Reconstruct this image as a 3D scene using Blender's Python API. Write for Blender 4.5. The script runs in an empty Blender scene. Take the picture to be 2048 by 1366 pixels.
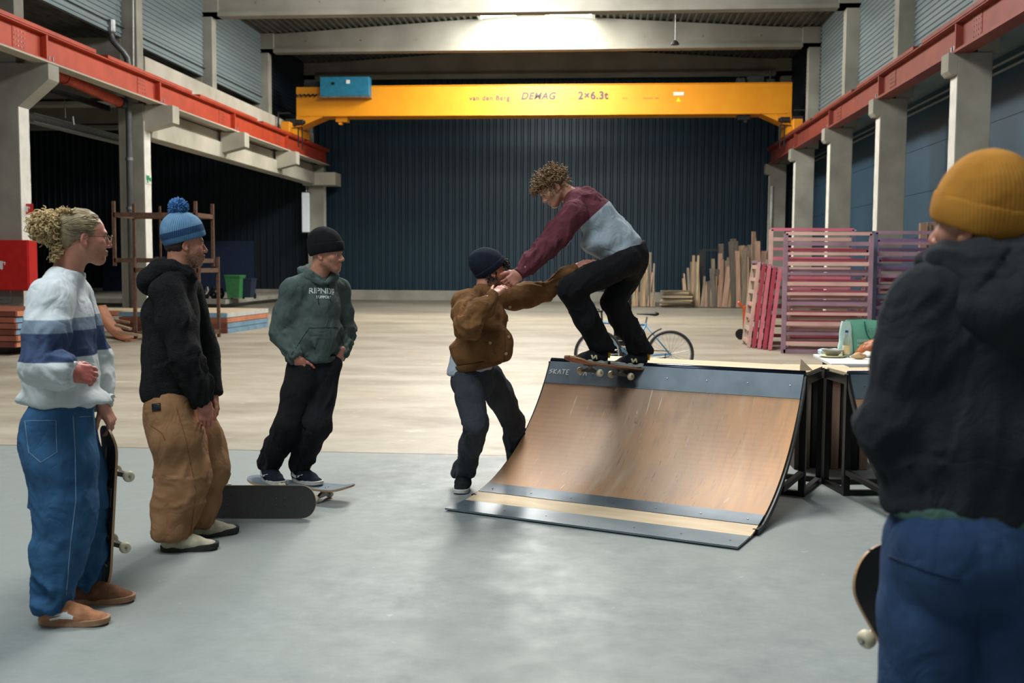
import bpy, math, random
import numpy as np
from mathutils import Matrix, Vector
# ---------------------------------------------------------------- camera
FPX = 2100.0; CAMH = 1.6; ROLL = 0.006
_v = Matrix.Rotation(ROLL, 3, 'Z') @ Vector(((1200-1024)/FPX, -(530-683)/FPX, -1))
PITCH = math.atan(_v.y); PSI = math.atan(_v.x/math.sqrt(1+_v.y**2))
CR = Matrix.Rotation(PSI, 3, 'Z') @ Matrix.Rotation(math.pi/2-PITCH, 3, 'X') @ Matrix.Rotation(ROLL, 3, 'Z')
CP = Vector((0, 0, CAMH))
def ray(x, y): return CR @ Vector(((x-1024)/FPX, -(y-683)/FPX, -1))
def P(x, y, d): return CP + ray(x, y)*d                      # point seen at (x,y) at camera depth d
def G(x, y, z=0.0):                                          # point on the level z
    r = ray(x, y); return CP + r*((z-CAMH)/r.z)
def atY(x, y, Y): r = ray(x, y); return CP + r*(Y/r.y)
def atX(x, y, X): r = ray(x, y); return CP + r*(X/r.x)
def proj(p):
    c = CR.transposed() @ (Vector(p)-CP); return (1024+FPX*c.x/-c.z, 683-FPX*c.y/-c.z, -c.z)
CRX = (CR @ Vector((1,0,0))); CDF = Vector((-CRX.y, CRX.x, 0)).normalized(); CRH = Vector((CDF.y,-CDF.x,0))
def D3(a, b, c): return (CRH*a + Vector((0,0,b)) + CDF*c).normalized()     # picture right, up, away
SC = bpy.context.scene; COL = SC.collection
random.seed(7); RNG = np.random.RandomState(7)
I4 = Matrix.Identity(4)
WM = {}
def lin(c):
    return tuple(((v/255)/12.92 if v/255 <= .04045 else ((v/255+.055)/1.055)**2.4) for v in c)
# ---------------------------------------------------------------- objects
def tag(o, label=None, cat=None, group=None, kind=None):
    if label: o['label'] = label
    if cat: o['category'] = cat
    if group: o['group'] = group
    if kind: o['kind'] = kind
    return o
def thing(name, loc, label, cat, group=None):
    o = bpy.data.objects.new(name, None); COL.objects.link(o)
    o.empty_display_size = .1
    M = Matrix.Translation(Vector(loc)); o.matrix_basis = M; WM[o] = M
    return tag(o, label, cat, group)
def link(name, me, m, parent=None, M=None, smooth=False, label=None):
    o = bpy.data.objects.new(name, me); COL.objects.link(o)
    if m is not None and not me.materials:
        for q in (m if isinstance(m, (list, tuple)) else [m]): me.materials.append(q)
    if smooth: me.polygons.foreach_set('use_smooth', [True]*len(me.polygons))
    M = M or I4
    o.matrix_basis = M; WM[o] = M.copy()
    if parent is not None:
        o.parent = parent; o.matrix_parent_inverse = WM[parent].inverted()
    if label: o['label'] = label
    return o
def kids(o): return [c for c in COL.objects if c.parent == o]
def copy_tree(o, label=None, parent=None):
    c = o.copy(); COL.objects.link(c)
    if parent is not None: c.parent = parent
    if label: c['label'] = label
    for ch in o.children: copy_tree(ch, None, c)
    return c
# ---------------------------------------------------------------- mesh builder
def frame(d, up=None):
    d = Vector(d).normalized(); u = Vector(up) if up is not None else (Vector((0,0,1)) if abs(d.z) < .9 else Vector((0,1,0)))
    x = u.cross(d).normalized(); return x, d.cross(x).normalized(), d
class MB:
    def __init__(s): s.v = []; s.f = []; s.mi = []
    def add(s, vs, fs, mi=0):
        n = len(s.v); s.v += [tuple(v) for v in vs]; s.f += [tuple(i+n for i in f) for f in fs]; s.mi += [mi]*len(fs); return s
    def box(s, lo, hi, M=None, mi=0):
        vs = [Vector((x,y,z)) for z in (lo[2],hi[2]) for y in (lo[1],hi[1]) for x in (lo[0],hi[0])]
        if M is not None: vs = [M @ v for v in vs]
        return s.add(vs, [(0,2,3,1),(4,5,7,6),(0,1,5,4),(2,6,7,3),(0,4,6,2),(1,3,7,5)], mi)
    def bar(s, a, b, w, h, up=None, mi=0):
        a, b = Vector(a), Vector(b); x, y, d = frame(b-a, up)
        vs = [p + x*sx*w/2 + y*sy*h/2 for p in (a,b) for sx,sy in ((-1,-1),(1,-1),(1,1),(-1,1))]
        return s.add(vs, [(0,3,2,1),(4,5,6,7),(0,1,5,4),(1,2,6,5),(2,3,7,6),(3,0,4,7)], mi)
    def tube(s, pts, r, n=8, mi=0, cap=True, closed=False):
        pts = [Vector(p) for p in pts]; rs = r if isinstance(r, (list,tuple)) else [r]*len(pts)
        k = len(pts); vs = []; x = None
        for i,p in enumerate(pts):
            if closed: t = pts[(i+1)%k]-pts[i-1]
            else: t = pts[min(i+1,k-1)]-pts[max(i-1,0)]
            t = t.normalized() if t.length > 1e-9 else Vector((0,0,1))
            if x is None: x = frame(t)[0]
            x = (x - t*x.dot(t)); x = x.normalized() if x.length > 1e-6 else frame(t)[0]
            y = t.cross(x)
            vs += [p + (x*math.cos(a)+y*math.sin(a))*rs[i] for a in (2*math.pi*j/n for j in range(n))]
        fs = [(i*n+j, i*n+(j+1)%n, ((i+1)%k)*n+(j+1)%n, ((i+1)%k)*n+j) for i in range(k if closed else k-1) for j in range(n)]
        if cap and not closed: fs += [tuple(range(n-1,-1,-1)), tuple((k-1)*n+j for j in range(n))]
        return s.add(vs, fs, mi)
    def lathe(s, prof, c, axis=(0,0,1), n=20, mi=0):
        x, y, d = frame(axis); c = Vector(c); k = len(prof)
        vs = [c + d*h + (x*math.cos(2*math.pi*j/n)+y*math.sin(2*math.pi*j/n))*r for r,h in prof for j in range(n)]
        fs = [(i*n+j, i*n+(j+1)%n, (i+1)*n+(j+1)%n, (i+1)*n+j) for i in range(k-1) for j in range(n)]
        if prof[0][0] > 1e-6: fs.append(tuple(range(n-1,-1,-1)))
        if prof[-1][0] > 1e-6: fs.append(tuple((k-1)*n+j for j in range(n)))
        return s.add(vs, fs, mi)
    def prism(s, poly, h0, h1, M=None, mi=0):                     # polygon in xy, extruded in z
        n = len(poly); vs = [Vector((p[0],p[1],h)) for h in (h0,h1) for p in poly]
        if M is not None: vs = [M @ v for v in vs]
        return s.add(vs, [tuple(range(n-1,-1,-1)), tuple(range(n,2*n))] + [(i,(i+1)%n,n+(i+1)%n,n+i) for i in range(n)], mi)
    def grid(s, rows, mi=0, closed=False):                        # rows of points
        n = len(rows[0]); vs = [p for r in rows for p in r]
        fs = [(i*n+j, i*n+(j+1)%n, (i+1)*n+(j+1)%n, (i+1)*n+j) for i in range(len(rows)-1) for j in range(n if closed else n-1)]
        return s.add(vs, fs, mi)
    def mesh(s, name='m'):
        me = bpy.data.meshes.new(name); me.from_pydata(s.v, [], s.f); me.polygons.foreach_set('material_index', s.mi); me.update(); return me
    def build(s, name, m, parent=None, M=None, smooth=False, bevel=0, label=None):
        o = link(name, s.mesh(name), m, parent, M, smooth, label)
        if bevel:
            b = o.modifiers.new('bevel','BEVEL'); b.width = bevel; b.segments = 2; b.limit_method = 'ANGLE'
        return o
def loft(rows, name, m, parent=None, thick=0, M=None, smooth=True, sub=0, label=None):
    mb = MB(); mb.grid(rows); o = mb.build(name, m, parent, M, smooth, label=label)
    if thick:
        q = o.modifiers.new('thick','SOLIDIFY'); q.thickness = thick; q.offset = 0
    if sub:
        q = o.modifiers.new('sub','SUBSURF'); q.levels = q.render_levels = sub
    return o
def text_mesh(txt, size, name, m, parent, M, ext=.0008, shear=0, align='CENTER', space=1.0, off=0.0):
    cu = bpy.data.curves.new(name, 'FONT'); cu.body = txt; cu.size = size; cu.extrude = ext; cu.shear = shear
    cu.align_x = align; cu.align_y = 'CENTER'; cu.space_character = space; cu.offset = off
    t = bpy.data.objects.new('tmp', cu); COL.objects.link(t); bpy.context.view_layer.update()
    dg = bpy.context.evaluated_depsgraph_get(); me = bpy.data.meshes.new_from_object(t.evaluated_get(dg))
    bpy.data.objects.remove(t); me.materials.clear()
    return link(name, me, m, parent, M)
# ---------------------------------------------------------------- materials
MC = {}
def mat(name, c, c2=None, rough=.75, metal=0, ns=6, amt=.5, bump=0, bs=60, stretch=(1,1,1), emit=0, alpha=1, vcol=False, sheen=0, spec=.5, trans=0, detail=4, contrast=None):
    if name in MC: return MC[name]
    m = bpy.data.materials.new(name); m.use_nodes = True; nt = m.node_tree; N = nt.nodes; L = nt.links
    b = N['Principled BSDF']; b.inputs['Roughness'].default_value = rough; b.inputs['Metallic'].default_value = metal
    b.inputs['Specular IOR Level'].default_value = spec
    if sheen: b.inputs['Sheen Weight'].default_value = sheen
    if trans: b.inputs['Transmission Weight'].default_value = trans
    tc = N.new('ShaderNodeTexCoord'); mp = N.new('ShaderNodeMapping'); mp.inputs['Scale'].default_value = stretch
    L.new(tc.outputs['Object'], mp.inputs['Vector'])
    no = N.new('ShaderNodeTexNoise'); no.inputs['Scale'].default_value = ns; no.inputs['Detail'].default_value = detail
    L.new(mp.outputs[0], no.inputs['Vector'])
    mx = N.new('ShaderNodeMix'); mx.data_type = 'RGBA'
    c1 = lin(c); cc = lin(c2) if c2 else tuple(v*.72 for v in c1)
    mx.inputs['A'].default_value = (*c1,1); mx.inputs['B'].default_value = (*cc,1)
    rp = N.new('ShaderNodeMapRange'); lo, hi = contrast or (.35,.7)
    rp.inputs['From Min'].default_value = lo; rp.inputs['From Max'].default_value = hi; rp.inputs['To Max'].default_value = amt*2 if amt < .5 else 1
    L.new(no.outputs[0], rp.inputs['Value']); L.new(rp.outputs[0], mx.inputs['Factor'])
    out = mx.outputs['Result']
    if vcol:
        at = N.new('ShaderNodeAttribute'); at.attribute_name = 'Col'
        m2 = N.new('ShaderNodeMix'); m2.data_type = 'RGBA'; m2.blend_type = 'MULTIPLY'; m2.inputs['Factor'].default_value = 1
        L.new(at.outputs['Color'], m2.inputs['A']); L.new(out, m2.inputs['B']); out = m2.outputs['Result']
    L.new(out, b.inputs['Base Color'])
    if bump:
        nb = N.new('ShaderNodeTexNoise'); nb.inputs['Scale'].default_value = bs; nb.inputs['Detail'].default_value = 3
        L.new(mp.outputs[0], nb.inputs['Vector'])
        bp = N.new('ShaderNodeBump'); bp.inputs['Strength'].default_value = bump; bp.inputs['Distance'].default_value = .01
        L.new(nb.outputs[0], bp.inputs['Height']); L.new(bp.outputs[0], b.inputs['Normal'])
    if emit:
        b.inputs['Emission Color'].default_value = (*c1,1); b.inputs['Emission Strength'].default_value = emit
    if alpha < 1: b.inputs['Alpha'].default_value = alpha
    MC[name] = m; m['bsdf'] = b.name
    return m
def bands(m, attr, stops, rough=.9):                              # colour bands along a per-vertex number: (from, colour)
    nt = m.node_tree; N = nt.nodes; L = nt.links; b = N['Principled BSDF']
    at = N.new('ShaderNodeAttribute'); at.attribute_name = attr
    old = b.inputs['Base Color'].links[0].from_socket
    for t, c in stops:
        g = N.new('ShaderNodeMapRange'); g.inputs['From Min'].default_value = t-.002; g.inputs['From Max'].default_value = t+.002
        L.new(at.outputs['Fac'], g.inputs['Value'])
        x = N.new('ShaderNodeMix'); x.data_type = 'RGBA'; x.inputs['B'].default_value = (*lin(c),1)
        L.new(g.outputs[0], x.inputs['Factor']); L.new(old, x.inputs['A']); old = x.outputs['Result']
    L.new(old, b.inputs['Base Color']); return m
def ribs(m, n, depth=.6, dist=.004):                              # knit ribs around the object's own upright axis
    nt = m.node_tree; N = nt.nodes; L = nt.links; b = N['Principled BSDF']
    tc = N.new('ShaderNodeTexCoord'); sp = N.new('ShaderNodeSeparateXYZ'); L.new(tc.outputs['Object'], sp.inputs[0])
    a = N.new('ShaderNodeMath'); a.operation = 'ARCTAN2'; L.new(sp.outputs[0], a.inputs[0]); L.new(sp.outputs[1], a.inputs[1])
    k = N.new('ShaderNodeMath'); k.operation = 'MULTIPLY'; k.inputs[1].default_value = n; L.new(a.outputs[0], k.inputs[0])
    s = N.new('ShaderNodeMath'); s.operation = 'SINE'; L.new(k.outputs[0], s.inputs[0])
    bp = N.new('ShaderNodeBump'); bp.inputs['Strength'].default_value = depth; bp.inputs['Distance'].default_value = dist
    L.new(s.outputs[0], bp.inputs['Height']); L.new(bp.outputs[0], b.inputs['Normal']); return m
# ---------------------------------------------------------------- numpy noise
def _h(ix, iy, iz, s):
    n = (ix*374761393 + iy*668265263 + iz*2147483647 + s*1274126177) & 0x7fffffff
    n = (n ^ (n >> 13))*1274126177 & 0x7fffffff
    return ((n ^ (n >> 16)) & 0xffff)/65535.0
def vnoise(p, seed=0):
    p = np.asarray(p, float); i = np.floor(p).astype(np.int64); f = p-i; f = f*f*(3-2*f)
    r = 0
    for dx in (0,1):
        for dy in (0,1):
            for dz in (0,1):
                w = (f[:,0] if dx else 1-f[:,0])*(f[:,1] if dy else 1-f[:,1])*(f[:,2] if dz else 1-f[:,2])
                r = r + w*_h(i[:,0]+dx, i[:,1]+dy, i[:,2]+dz, seed)
    return r*2-1
def fbm(p, seed=0, o=3):
    r = 0; a = 1
    for k in range(o): r = r + a*vnoise(p*(2**k), seed+k); a *= .5
    return r
# ---------------------------------------------------------------- distance-field modelling
A3 = lambda v: np.array(tuple(v), float)
class SDF:
    def __init__(s, cell=.008): s.cell = cell; s.pr = []; s.cuts = []
    def _add(s, fn, lo, hi, k, op): s.pr.append((fn, np.minimum(lo,hi), np.maximum(lo,hi), k, op)); return s
    def cap(s, a, b, ra, rb=None, k=.02, op='+', n=None, sc=1.0):
        a, b = A3(a), A3(b); rb = ra if rb is None else rb
        if n is not None:
            n = A3(n); n = n/np.linalg.norm(n)
        def fn(Q):
            q = Q-a; ba = b-a
            if n is not None: q = q + np.multiply.outer(q@n, n)*(1/sc-1); ba = ba + n*(ba@n)*(1/sc-1)
            h = np.clip((q@ba)/max(ba@ba,1e-9), 0, 1)
            return np.linalg.norm(q-np.multiply.outer(h,ba), axis=-1) - (ra+(rb-ra)*h)
        m = max(ra,rb)*max(1,sc)
        return s._add(fn, np.minimum(a,b)-m, np.maximum(a,b)+m, k, op)
    def chain(s, pts, rs, k=.02, op='+', n=None, sc=1.0):
        for i in range(len(pts)-1): s.cap(pts[i], pts[i+1], rs[i], rs[i+1], k, op, n, sc)
        return s
    def ell(s, c, r, R=None, k=.02, op='+'):
        c, r = A3(c), A3(r) if not np.isscalar(r) else np.array([r]*3, float); R = None if R is None else np.array(R)
        def fn(Q):
            q = Q-c
            if R is not None: q = q@R
            l = np.linalg.norm(q/r, axis=-1); g = np.linalg.norm(q/(r*r), axis=-1)
            return l*(l-1)/np.maximum(g, 1e-6)
        m = r.max() if R is not None else r
        return s._add(fn, c-m, c+m, k, op)
    def box(s, c, h, R=None, rnd=.01, k=.01, op='+'):
        c, h = A3(c), A3(h); R = None if R is None else np.array(R)
        def fn(Q):
            q = Q-c
            if R is not None: q = q@R
            q = np.abs(q)-h+rnd
            return np.linalg.norm(np.maximum(q,0), axis=-1)+np.minimum(q.max(-1),0)-rnd
        m = np.linalg.norm(h) if R is not None else h
        return s._add(fn, c-m, c+m, k, op)
    def cut(s, p, n, k=.004): s.cuts.append((A3(p), A3(n)/np.linalg.norm(A3(n)), k)); return s
    def mesh(s, smooth=1):
        c = s.cell; plus = [q for q in s.pr if q[4] == '+']
        lo = np.min([q[1] for q in plus], 0)-3*c; hi = np.max([q[2] for q in plus], 0)+3*c
        n = np.ceil((hi-lo)/c).astype(int)+1
        ax = [lo[i]+np.arange(n[i])*c for i in range(3)]
        D = np.full(n, 1e3, np.float32)
        for fn, l, h, k, op in s.pr:
            mgn = (k if op == '+' else 0)+2.5*c
            i0 = np.maximum(np.floor((l-mgn-lo)/c).astype(int), 0); i1 = np.minimum(np.ceil((h+mgn-lo)/c).astype(int)+1, n)
            if (i1 <= i0).any(): continue
            sl = tuple(slice(i0[i], i1[i]) for i in range(3))
            Q = np.stack(np.meshgrid(*[ax[i][sl[i]] for i in range(3)], indexing='ij'), -1)
            d = fn(Q).astype(np.float32); o = D[sl]
            if op == '-': d = -d; hh = np.clip(.5-.5*(o-d)/max(k,1e-5),0,1); r = o*(1-hh)+d*hh + k*hh*(1-hh)
            else: hh = np.clip(.5+.5*(o-d)/max(k,1e-5),0,1); r = o*(1-hh)+d*hh - k*hh*(1-hh)
            D[sl] = r
        if s.cuts:
            Q = np.stack(np.meshgrid(*ax, indexing='ij'), -1)
            for p, nn, k in s.cuts: D = np.maximum(D, (Q-p)@nn)
        V, F = surface_nets(D, lo, c)
        for _ in range(smooth): V = laplace(V, F, .5)
        return V, F
def surface_nets(D, lo, c):
    S = D < 0
    n = D.shape; cells = np.zeros([k-1 for k in n], np.int8)
    for dx in (0,1):
        for dy in (0,1):
            for dz in (0,1): cells += S[dx:n[0]-1+dx, dy:n[1]-1+dy, dz:n[2]-1+dz]
    act = (cells > 0) & (cells < 8); idx = np.full(act.shape, -1, np.int64); ijk = np.argwhere(act); idx[act] = np.arange(len(ijk))
    acc = np.zeros((len(ijk),3)); cnt = np.zeros(len(ijk))
    cor = [(0,0,0),(1,0,0),(0,1,0),(1,1,0),(0,0,1),(1,0,1),(0,1,1),(1,1,1)]
    dv = [D[ijk[:,0]+a, ijk[:,1]+b, ijk[:,2]+e] for a,b,e in cor]
    for e0 in range(8):
        for e1 in range(e0+1, 8):
            df = [cor[e1][q]-cor[e0][q] for q in range(3)]
            if sum(map(abs, df)) != 1: continue
            a, b = dv[e0], dv[e1]; x = (a < 0) != (b < 0); t = np.where(x, a/np.where(x, a-b, 1), 0)
            for q in range(3): acc[:,q] += np.where(x, cor[e0][q]+t*df[q], 0)
            cnt += x
    V = lo + (ijk + acc/cnt[:,None])*c
    F = []
    for q in range(3):
        a = [slice(None)]*3; b = [slice(None)]*3; a[q] = slice(0,-1); b[q] = slice(1,None)
        s0, s1 = S[tuple(a)], S[tuple(b)]
        u, w = (q+1)%3, (q+2)%3
        for sign in (True, False):
            m = (s0 & ~s1) if sign else (~s0 & s1)
            p = np.argwhere(m); p = p[(p[:,u] > 0) & (p[:,w] > 0) & (p[:,u] < act.shape[u]) & (p[:,w] < act.shape[w])]
            if not len(p): continue
            def at(du, dw):
                r = p.copy(); r[:,u] -= du; r[:,w] -= dw; return idx[r[:,0], r[:,1], r[:,2]]
            qd = np.stack([at(1,1), at(0,1), at(0,0), at(1,0)], 1)
            F.append(qd if sign else qd[:,::-1])
    F = np.concatenate(F); F = F[(F >= 0).all(1)]
    return V, F
def laplace(V, F, w):
    a = np.zeros_like(V); c = np.zeros(len(V))
    for i in range(4):
        j = (i+1)%4
        for q in range(3): a[:,q] += np.bincount(F[:,i], V[F[:,j],q], len(V)) + np.bincount(F[:,j], V[F[:,i],q], len(V))
        c += np.bincount(F[:,i], minlength=len(V)) + np.bincount(F[:,j], minlength=len(V))
    return V*(1-w) + w*a/np.maximum(c,1)[:,None]
def normals(V, F):
    fn = np.cross(V[F[:,2]]-V[F[:,0]], V[F[:,3]]-V[F[:,1]]); N = np.zeros_like(V)
    for i in range(4):
        for q in range(3): N[:,q] += np.bincount(F[:,i], fn[:,q], len(V))
    return N/np.maximum(np.linalg.norm(N, axis=1), 1e-12)[:,None]
def np_mesh(name, V, F, attrs=None, col=None):
    me = bpy.data.meshes.new(name); me.vertices.add(len(V)); me.vertices.foreach_set('co', np.ascontiguousarray(V, np.float32).ravel())
    k = F.shape[1]; me.loops.add(F.size); me.loops.foreach_set('vertex_index', F.ravel().astype(np.int32))
    me.polygons.add(len(F)); me.polygons.foreach_set('loop_start', np.arange(0, F.size, k, dtype=np.int32)); me.polygons.foreach_set('loop_total', np.full(len(F), k, np.int32))
    me.polygons.foreach_set('use_smooth', np.ones(len(F), bool)); me.update(calc_edges=True)
    for a, x in (attrs or {}).items():
        t = me.attributes.new(a, 'FLOAT', 'POINT'); t.data.foreach_set('value', np.ascontiguousarray(x, np.float32))
    if col is not None:
        t = me.attributes.new('Col', 'FLOAT_COLOR', 'POINT'); t.data.foreach_set('color', np.concatenate([col, np.ones((len(V),1))], 1).astype(np.float32).ravel())
    return me
def folds(V, N, bones, seed=0, base=.004, bf=9):
    """cloth creases: skewed, broken ridges across each limb bone (a, b, amp_a, amp_b, per_metre) and a general soft rumple"""
    bd = np.full(len(V), 1e9); amp = np.zeros(len(V)); q = np.zeros((len(V),3))
    for k, (a, b, aa, ab, fr) in enumerate(bones):
        a, b = A3(a), A3(b); ba = b-a; L = np.linalg.norm(ba); h = (V-a)@ba/(L*L); t = np.clip(h, -.1, 1.1)
        rad = V-a-np.clip(t,0,1)[:,None]*ba; d = np.linalg.norm(rad, axis=1); r = rad/np.maximum(d,1e-6)[:,None]
        x = A3(frame(ba)[0]); y = A3(frame(ba)[1]); cx, cy = r@x, r@y; sk = 1.2*math.sin(seed*1.7+k*2.1)
        c = np.stack([t*L*fr*.62+sk*cx+.7*cy, cx*1.15+seed, cy*1.15+k*5.3], 1)
        w = np.clip((bd-d)/.03+.5,0,1); bd = np.minimum(bd, d)
        amp = amp*(1-w)+w*(aa+(ab-aa)*np.clip(t,0,1)); q = np.where((w > .5)[:,None], c, q)
    n1 = vnoise(q, seed); n2 = vnoise(q*1.9+7.7, seed+3)
    s = (1-np.abs(n1)*2.0)*1.0 + .45*(1-np.abs(n2)*2.0) - .45
    mod = np.clip(.75+.7*vnoise(V*8+11, seed+5), .15, 1.2)
    g = fbm(V*np.array([bf,bf,bf*.55]), seed+9, 3)*base
    D = amp*s*mod*1.7 + g*1.25
    D = D + .0014*(1-2*np.abs(vnoise(V*np.array([34,34,26])+5*vnoise(V*9,seed)[:,None]*.3, seed+21)))*np.clip(.6+vnoise(V*6,seed+2),0,1)
    return V + N*D[:,None]
# ================================================================ materials of the hall
concrete = mat('concrete', (154,153,142), (130,129,119), .85, ns=1.3, bump=.25, bs=25, detail=7)
concrete_band = mat('pale_concrete', (188,184,170), (160,156,142), .85, ns=.8, bump=.2, bs=20, detail=7)
beam_mat = mat('beam_concrete', (150,148,138), (126,124,114), .85, ns=.7, detail=7)
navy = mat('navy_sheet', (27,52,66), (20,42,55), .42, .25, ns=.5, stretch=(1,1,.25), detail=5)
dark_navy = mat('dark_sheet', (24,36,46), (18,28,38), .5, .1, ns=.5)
wall_blue = mat('blue_panel', (44,74,94), (38,66,86), .6, ns=.4)
clad = mat('grey_sheet', (128,144,148), (114,130,136), .5, .25, ns=.6, stretch=(1,.2,3))
roofm = mat('roof_sheet', (96,98,92), (70,72,68), .5, .3, ns=2)
red_l = mat('red_steel', (184,68,38), (160,54,30), .55, .1, ns=2, detail=6)
red_r = mat('dull_red_steel', (134,60,48), (116,50,40), .55, .1, ns=2, detail=6)
yellow = mat('crane_yellow', (222,146,22), (214,136,16), .4, ns=1.5)
steel = mat('steel', (150,152,155), (110,112,115), .4, .8, ns=8)
darksteel = mat('dark_steel', (52,54,56), (38,40,42), .5, .5, ns=8)
blackm = mat('black_metal', (20,21,23), (28,29,31), .45, .3, ns=12)
white_paint = mat('white_paint', (225,226,222), (205,206,202), .5, ns=5)
rust = mat('rusty_steel', (112,82,62), (82,62,52), .7, .4, ns=14, bump=.2)
def struct(o): o['kind'] = 'structure'; return o
# ---------------------------------------------------------------- floor
def floor_material():
    m = bpy.data.materials.new('concrete_floor'); m.use_nodes = True; nt = m.node_tree; N = nt.nodes; L = nt.links; b = N['Principled BSDF']
    tc = N.new('ShaderNodeTexCoord'); sp = N.new('ShaderNodeSeparateXYZ'); L.new(tc.outputs['Object'], sp.inputs[0])
    def noise(sc, det, st=(1,1,1), rough=.55):
        mp = N.new('ShaderNodeMapping'); mp.inputs['Scale'].default_value = st; L.new(tc.outputs['Object'], mp.inputs['Vector'])
        n = N.new('ShaderNodeTexNoise'); n.inputs['Scale'].default_value = sc; n.inputs['Detail'].default_value = det; n.inputs['Roughness'].default_value = rough
        L.new(mp.outputs[0], n.inputs['Vector']); return n.outputs[0]
    def ramp(v, a, b_, o0=0, o1=1):
        r = N.new('ShaderNodeMapRange'); r.inputs[1].default_value = a; r.inputs[2].default_value = b_; r.inputs[3].default_value = o0; r.inputs[4].default_value = o1; L.new(v, r.inputs[0]); return r.outputs[0]
    def mix(f, a, c):
        x = N.new('ShaderNodeMix'); x.data_type = 'RGBA'; L.new(f, x.inputs['Factor'])
        for k, q in (('A',a),('B',c)):
            if isinstance(q, tuple): x.inputs[k].default_value = (*lin(q),1)
            else: L.new(q, x.inputs[k])
        return x.outputs['Result']
    big = noise(.45, 8, (1,1,1), .6); fine = noise(5, 8, (1,1,1), .7); streak = noise(.8, 7, (.5,1.1,1), .65); spots = noise(2.2, 6, (.6,1.4,1), .75); speck = noise(9, 3)
    near = mix(ramp(fine,.35,.7), (140,147,145), (112,121,120)); near = mix(ramp(big,.35,.65), near, (130,136,132))
    near = mix(ramp(speck,.70,.76,0,.45), near, (176,182,178))
    far = mix(ramp(streak,.38,.64), (168,160,143), (136,127,110)); far = mix(ramp(spots,.62,.7,0,.75), far, (208,203,190)); far = mix(ramp(spots,.36,.28,0,.6), far, (128,112,92))
    far = mix(ramp(big,.52,.68,0,.5), far, (150,132,108))
    back = mix(ramp(streak,.4,.65), (118,114,103), (93,91,84))
    y = sp.outputs[1]
    col = mix(ramp(y,8.66,8.70), near, far); col = mix(ramp(y,31.5,34.5), col, back)
    ln = N.new('ShaderNodeMath'); ln.operation = 'COMPARE'; ln.inputs[1].default_value = 8.685; ln.inputs[2].default_value = .018; L.new(y, ln.inputs[0])
    col = mix(ln.outputs[0], col, (104,96,84))
    L.new(col, b.inputs['Base Color']); L.new(ramp(fine,.3,.7,.46,.66), b.inputs['Roughness'])
    bp = N.new('ShaderNodeBump'); bp.inputs['Strength'].default_value = .06; bp.inputs['Distance'].default_value = .02; L.new(fine, bp.inputs['Height']); L.new(bp.outputs[0], b.inputs['Normal'])
    return m
struct(MB().box((-27.2,-9,-.2),(9.2,47,0)).build('floor', floor_material()))
# ---------------------------------------------------------------- end wall: upright trapezoid ribs
def ribbed(x0, x1, z0, z1, y, pitch, dep):
    prof = []; x = x0
    while x < x1:
        for dx, dy in ((0,0),(.30,0),(.42,dep),(.62,dep),(.74,0)): prof.append((min(x+dx*pitch,x1), y-dy))
        x += pitch
    prof.append((x1,y)); mb = MB(); mb.grid([[(p[0],p[1],z) for p in prof] for z in (z0,z1)]); return mb
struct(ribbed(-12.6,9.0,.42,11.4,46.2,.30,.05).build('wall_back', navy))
struct(ribbed(-27,-12.6,.42,8.2,46.2,.30,.05).build('wall_back.001', dark_navy))  # end wall continued into the aisle, its dimness put into a darker colour
struct(MB().box((-27,45.95,0),(9.0,46.35,.43)).build('baseboard_back', concrete))
struct(MB().box((-27,46.4,-.1),(9.2,46.6,11.6)).build('wall_back.002', dark_navy))
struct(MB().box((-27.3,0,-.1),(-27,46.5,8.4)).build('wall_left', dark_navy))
# right outer wall: smooth blue panels with shallow horizontal seams
mb = MB(); mb.box((8.6,6,0),(8.8,46.4,6.3))
for z in (1.2,2.4,3.6,4.8): mb.box((8.585,6,z-.008),(8.6,46.4,z+.008))
struct(mb.build('wall_right', wall_blue))
# clerestory cladding, horizontal ribs
def hribs(x, y0, y1, z0, z1, side, pitch=.14, dep=.03):
    prof = []; z = z0
    while z < z1:
        for dz, dx in ((0,0),(.45,0),(.55,dep),(.9,dep)): prof.append((x+side*dx, min(z+dz*pitch,z1)))
        z += pitch
    return [[(p[0],y,p[1]) for p in prof] for y in (y0,y1)]
YS = [16.1,21.9,27.7,33.5,39.3,45.1]
for i in range(4):
    mb = MB(); mb.grid(hribs(-12.85, YS[i]+.45, YS[i+1], 7.62, 10.3, 1)); mb.box((-12.95,YS[i]+.45,7.6),(-12.84,YS[i+1],7.66)); struct(mb.build('wall_upper_left', clad))
    mb = MB(); mb.grid(hribs(7.85, YS[i]-.1, YS[i+1]-.1, 6.2, 10.3, -1)); mb.box((7.84,YS[i]-.1,6.16),(8.6,YS[i+1]-.1,6.22)); struct(mb.build('wall_upper_right', clad))
mb = MB(); mb.grid(hribs(-12.85,39.75,46.2,7.62,10.4,1)); struct(mb.build('wall_upper_left', dark_navy))
mb = MB(); mb.grid(hribs(7.85,39.2,46.2,6.2,10.4,-1)); struct(mb.build('wall_upper_right', dark_navy))
struct(MB().box((7.9,4,6.2),(8.7,46.4,10.4)).build('wall_upper_right', dark_navy))
# ---------------------------------------------------------------- roof
RX = -2.65
def zroof(x): return 10.2+.6*(1-min(1,abs(x-RX)/9.8))
mb = MB(); xs = []; x = -12.95
while x < 8.0:
    for dx, dz in ((0,0),(.1,0),(.14,-.07),(.2,-.07)): xs.append((x+dx, zroof(x+dx)+dz+.07))
    x += .24
mb.grid([[(p[0],y,p[1]) for p in xs] for y in (15,46.3)]); mb.grid([[(p[0],y,p[1]+.15) for p in xs] for y in (15,46.3)])
struct(mb.build('ceiling', roofm))
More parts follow.
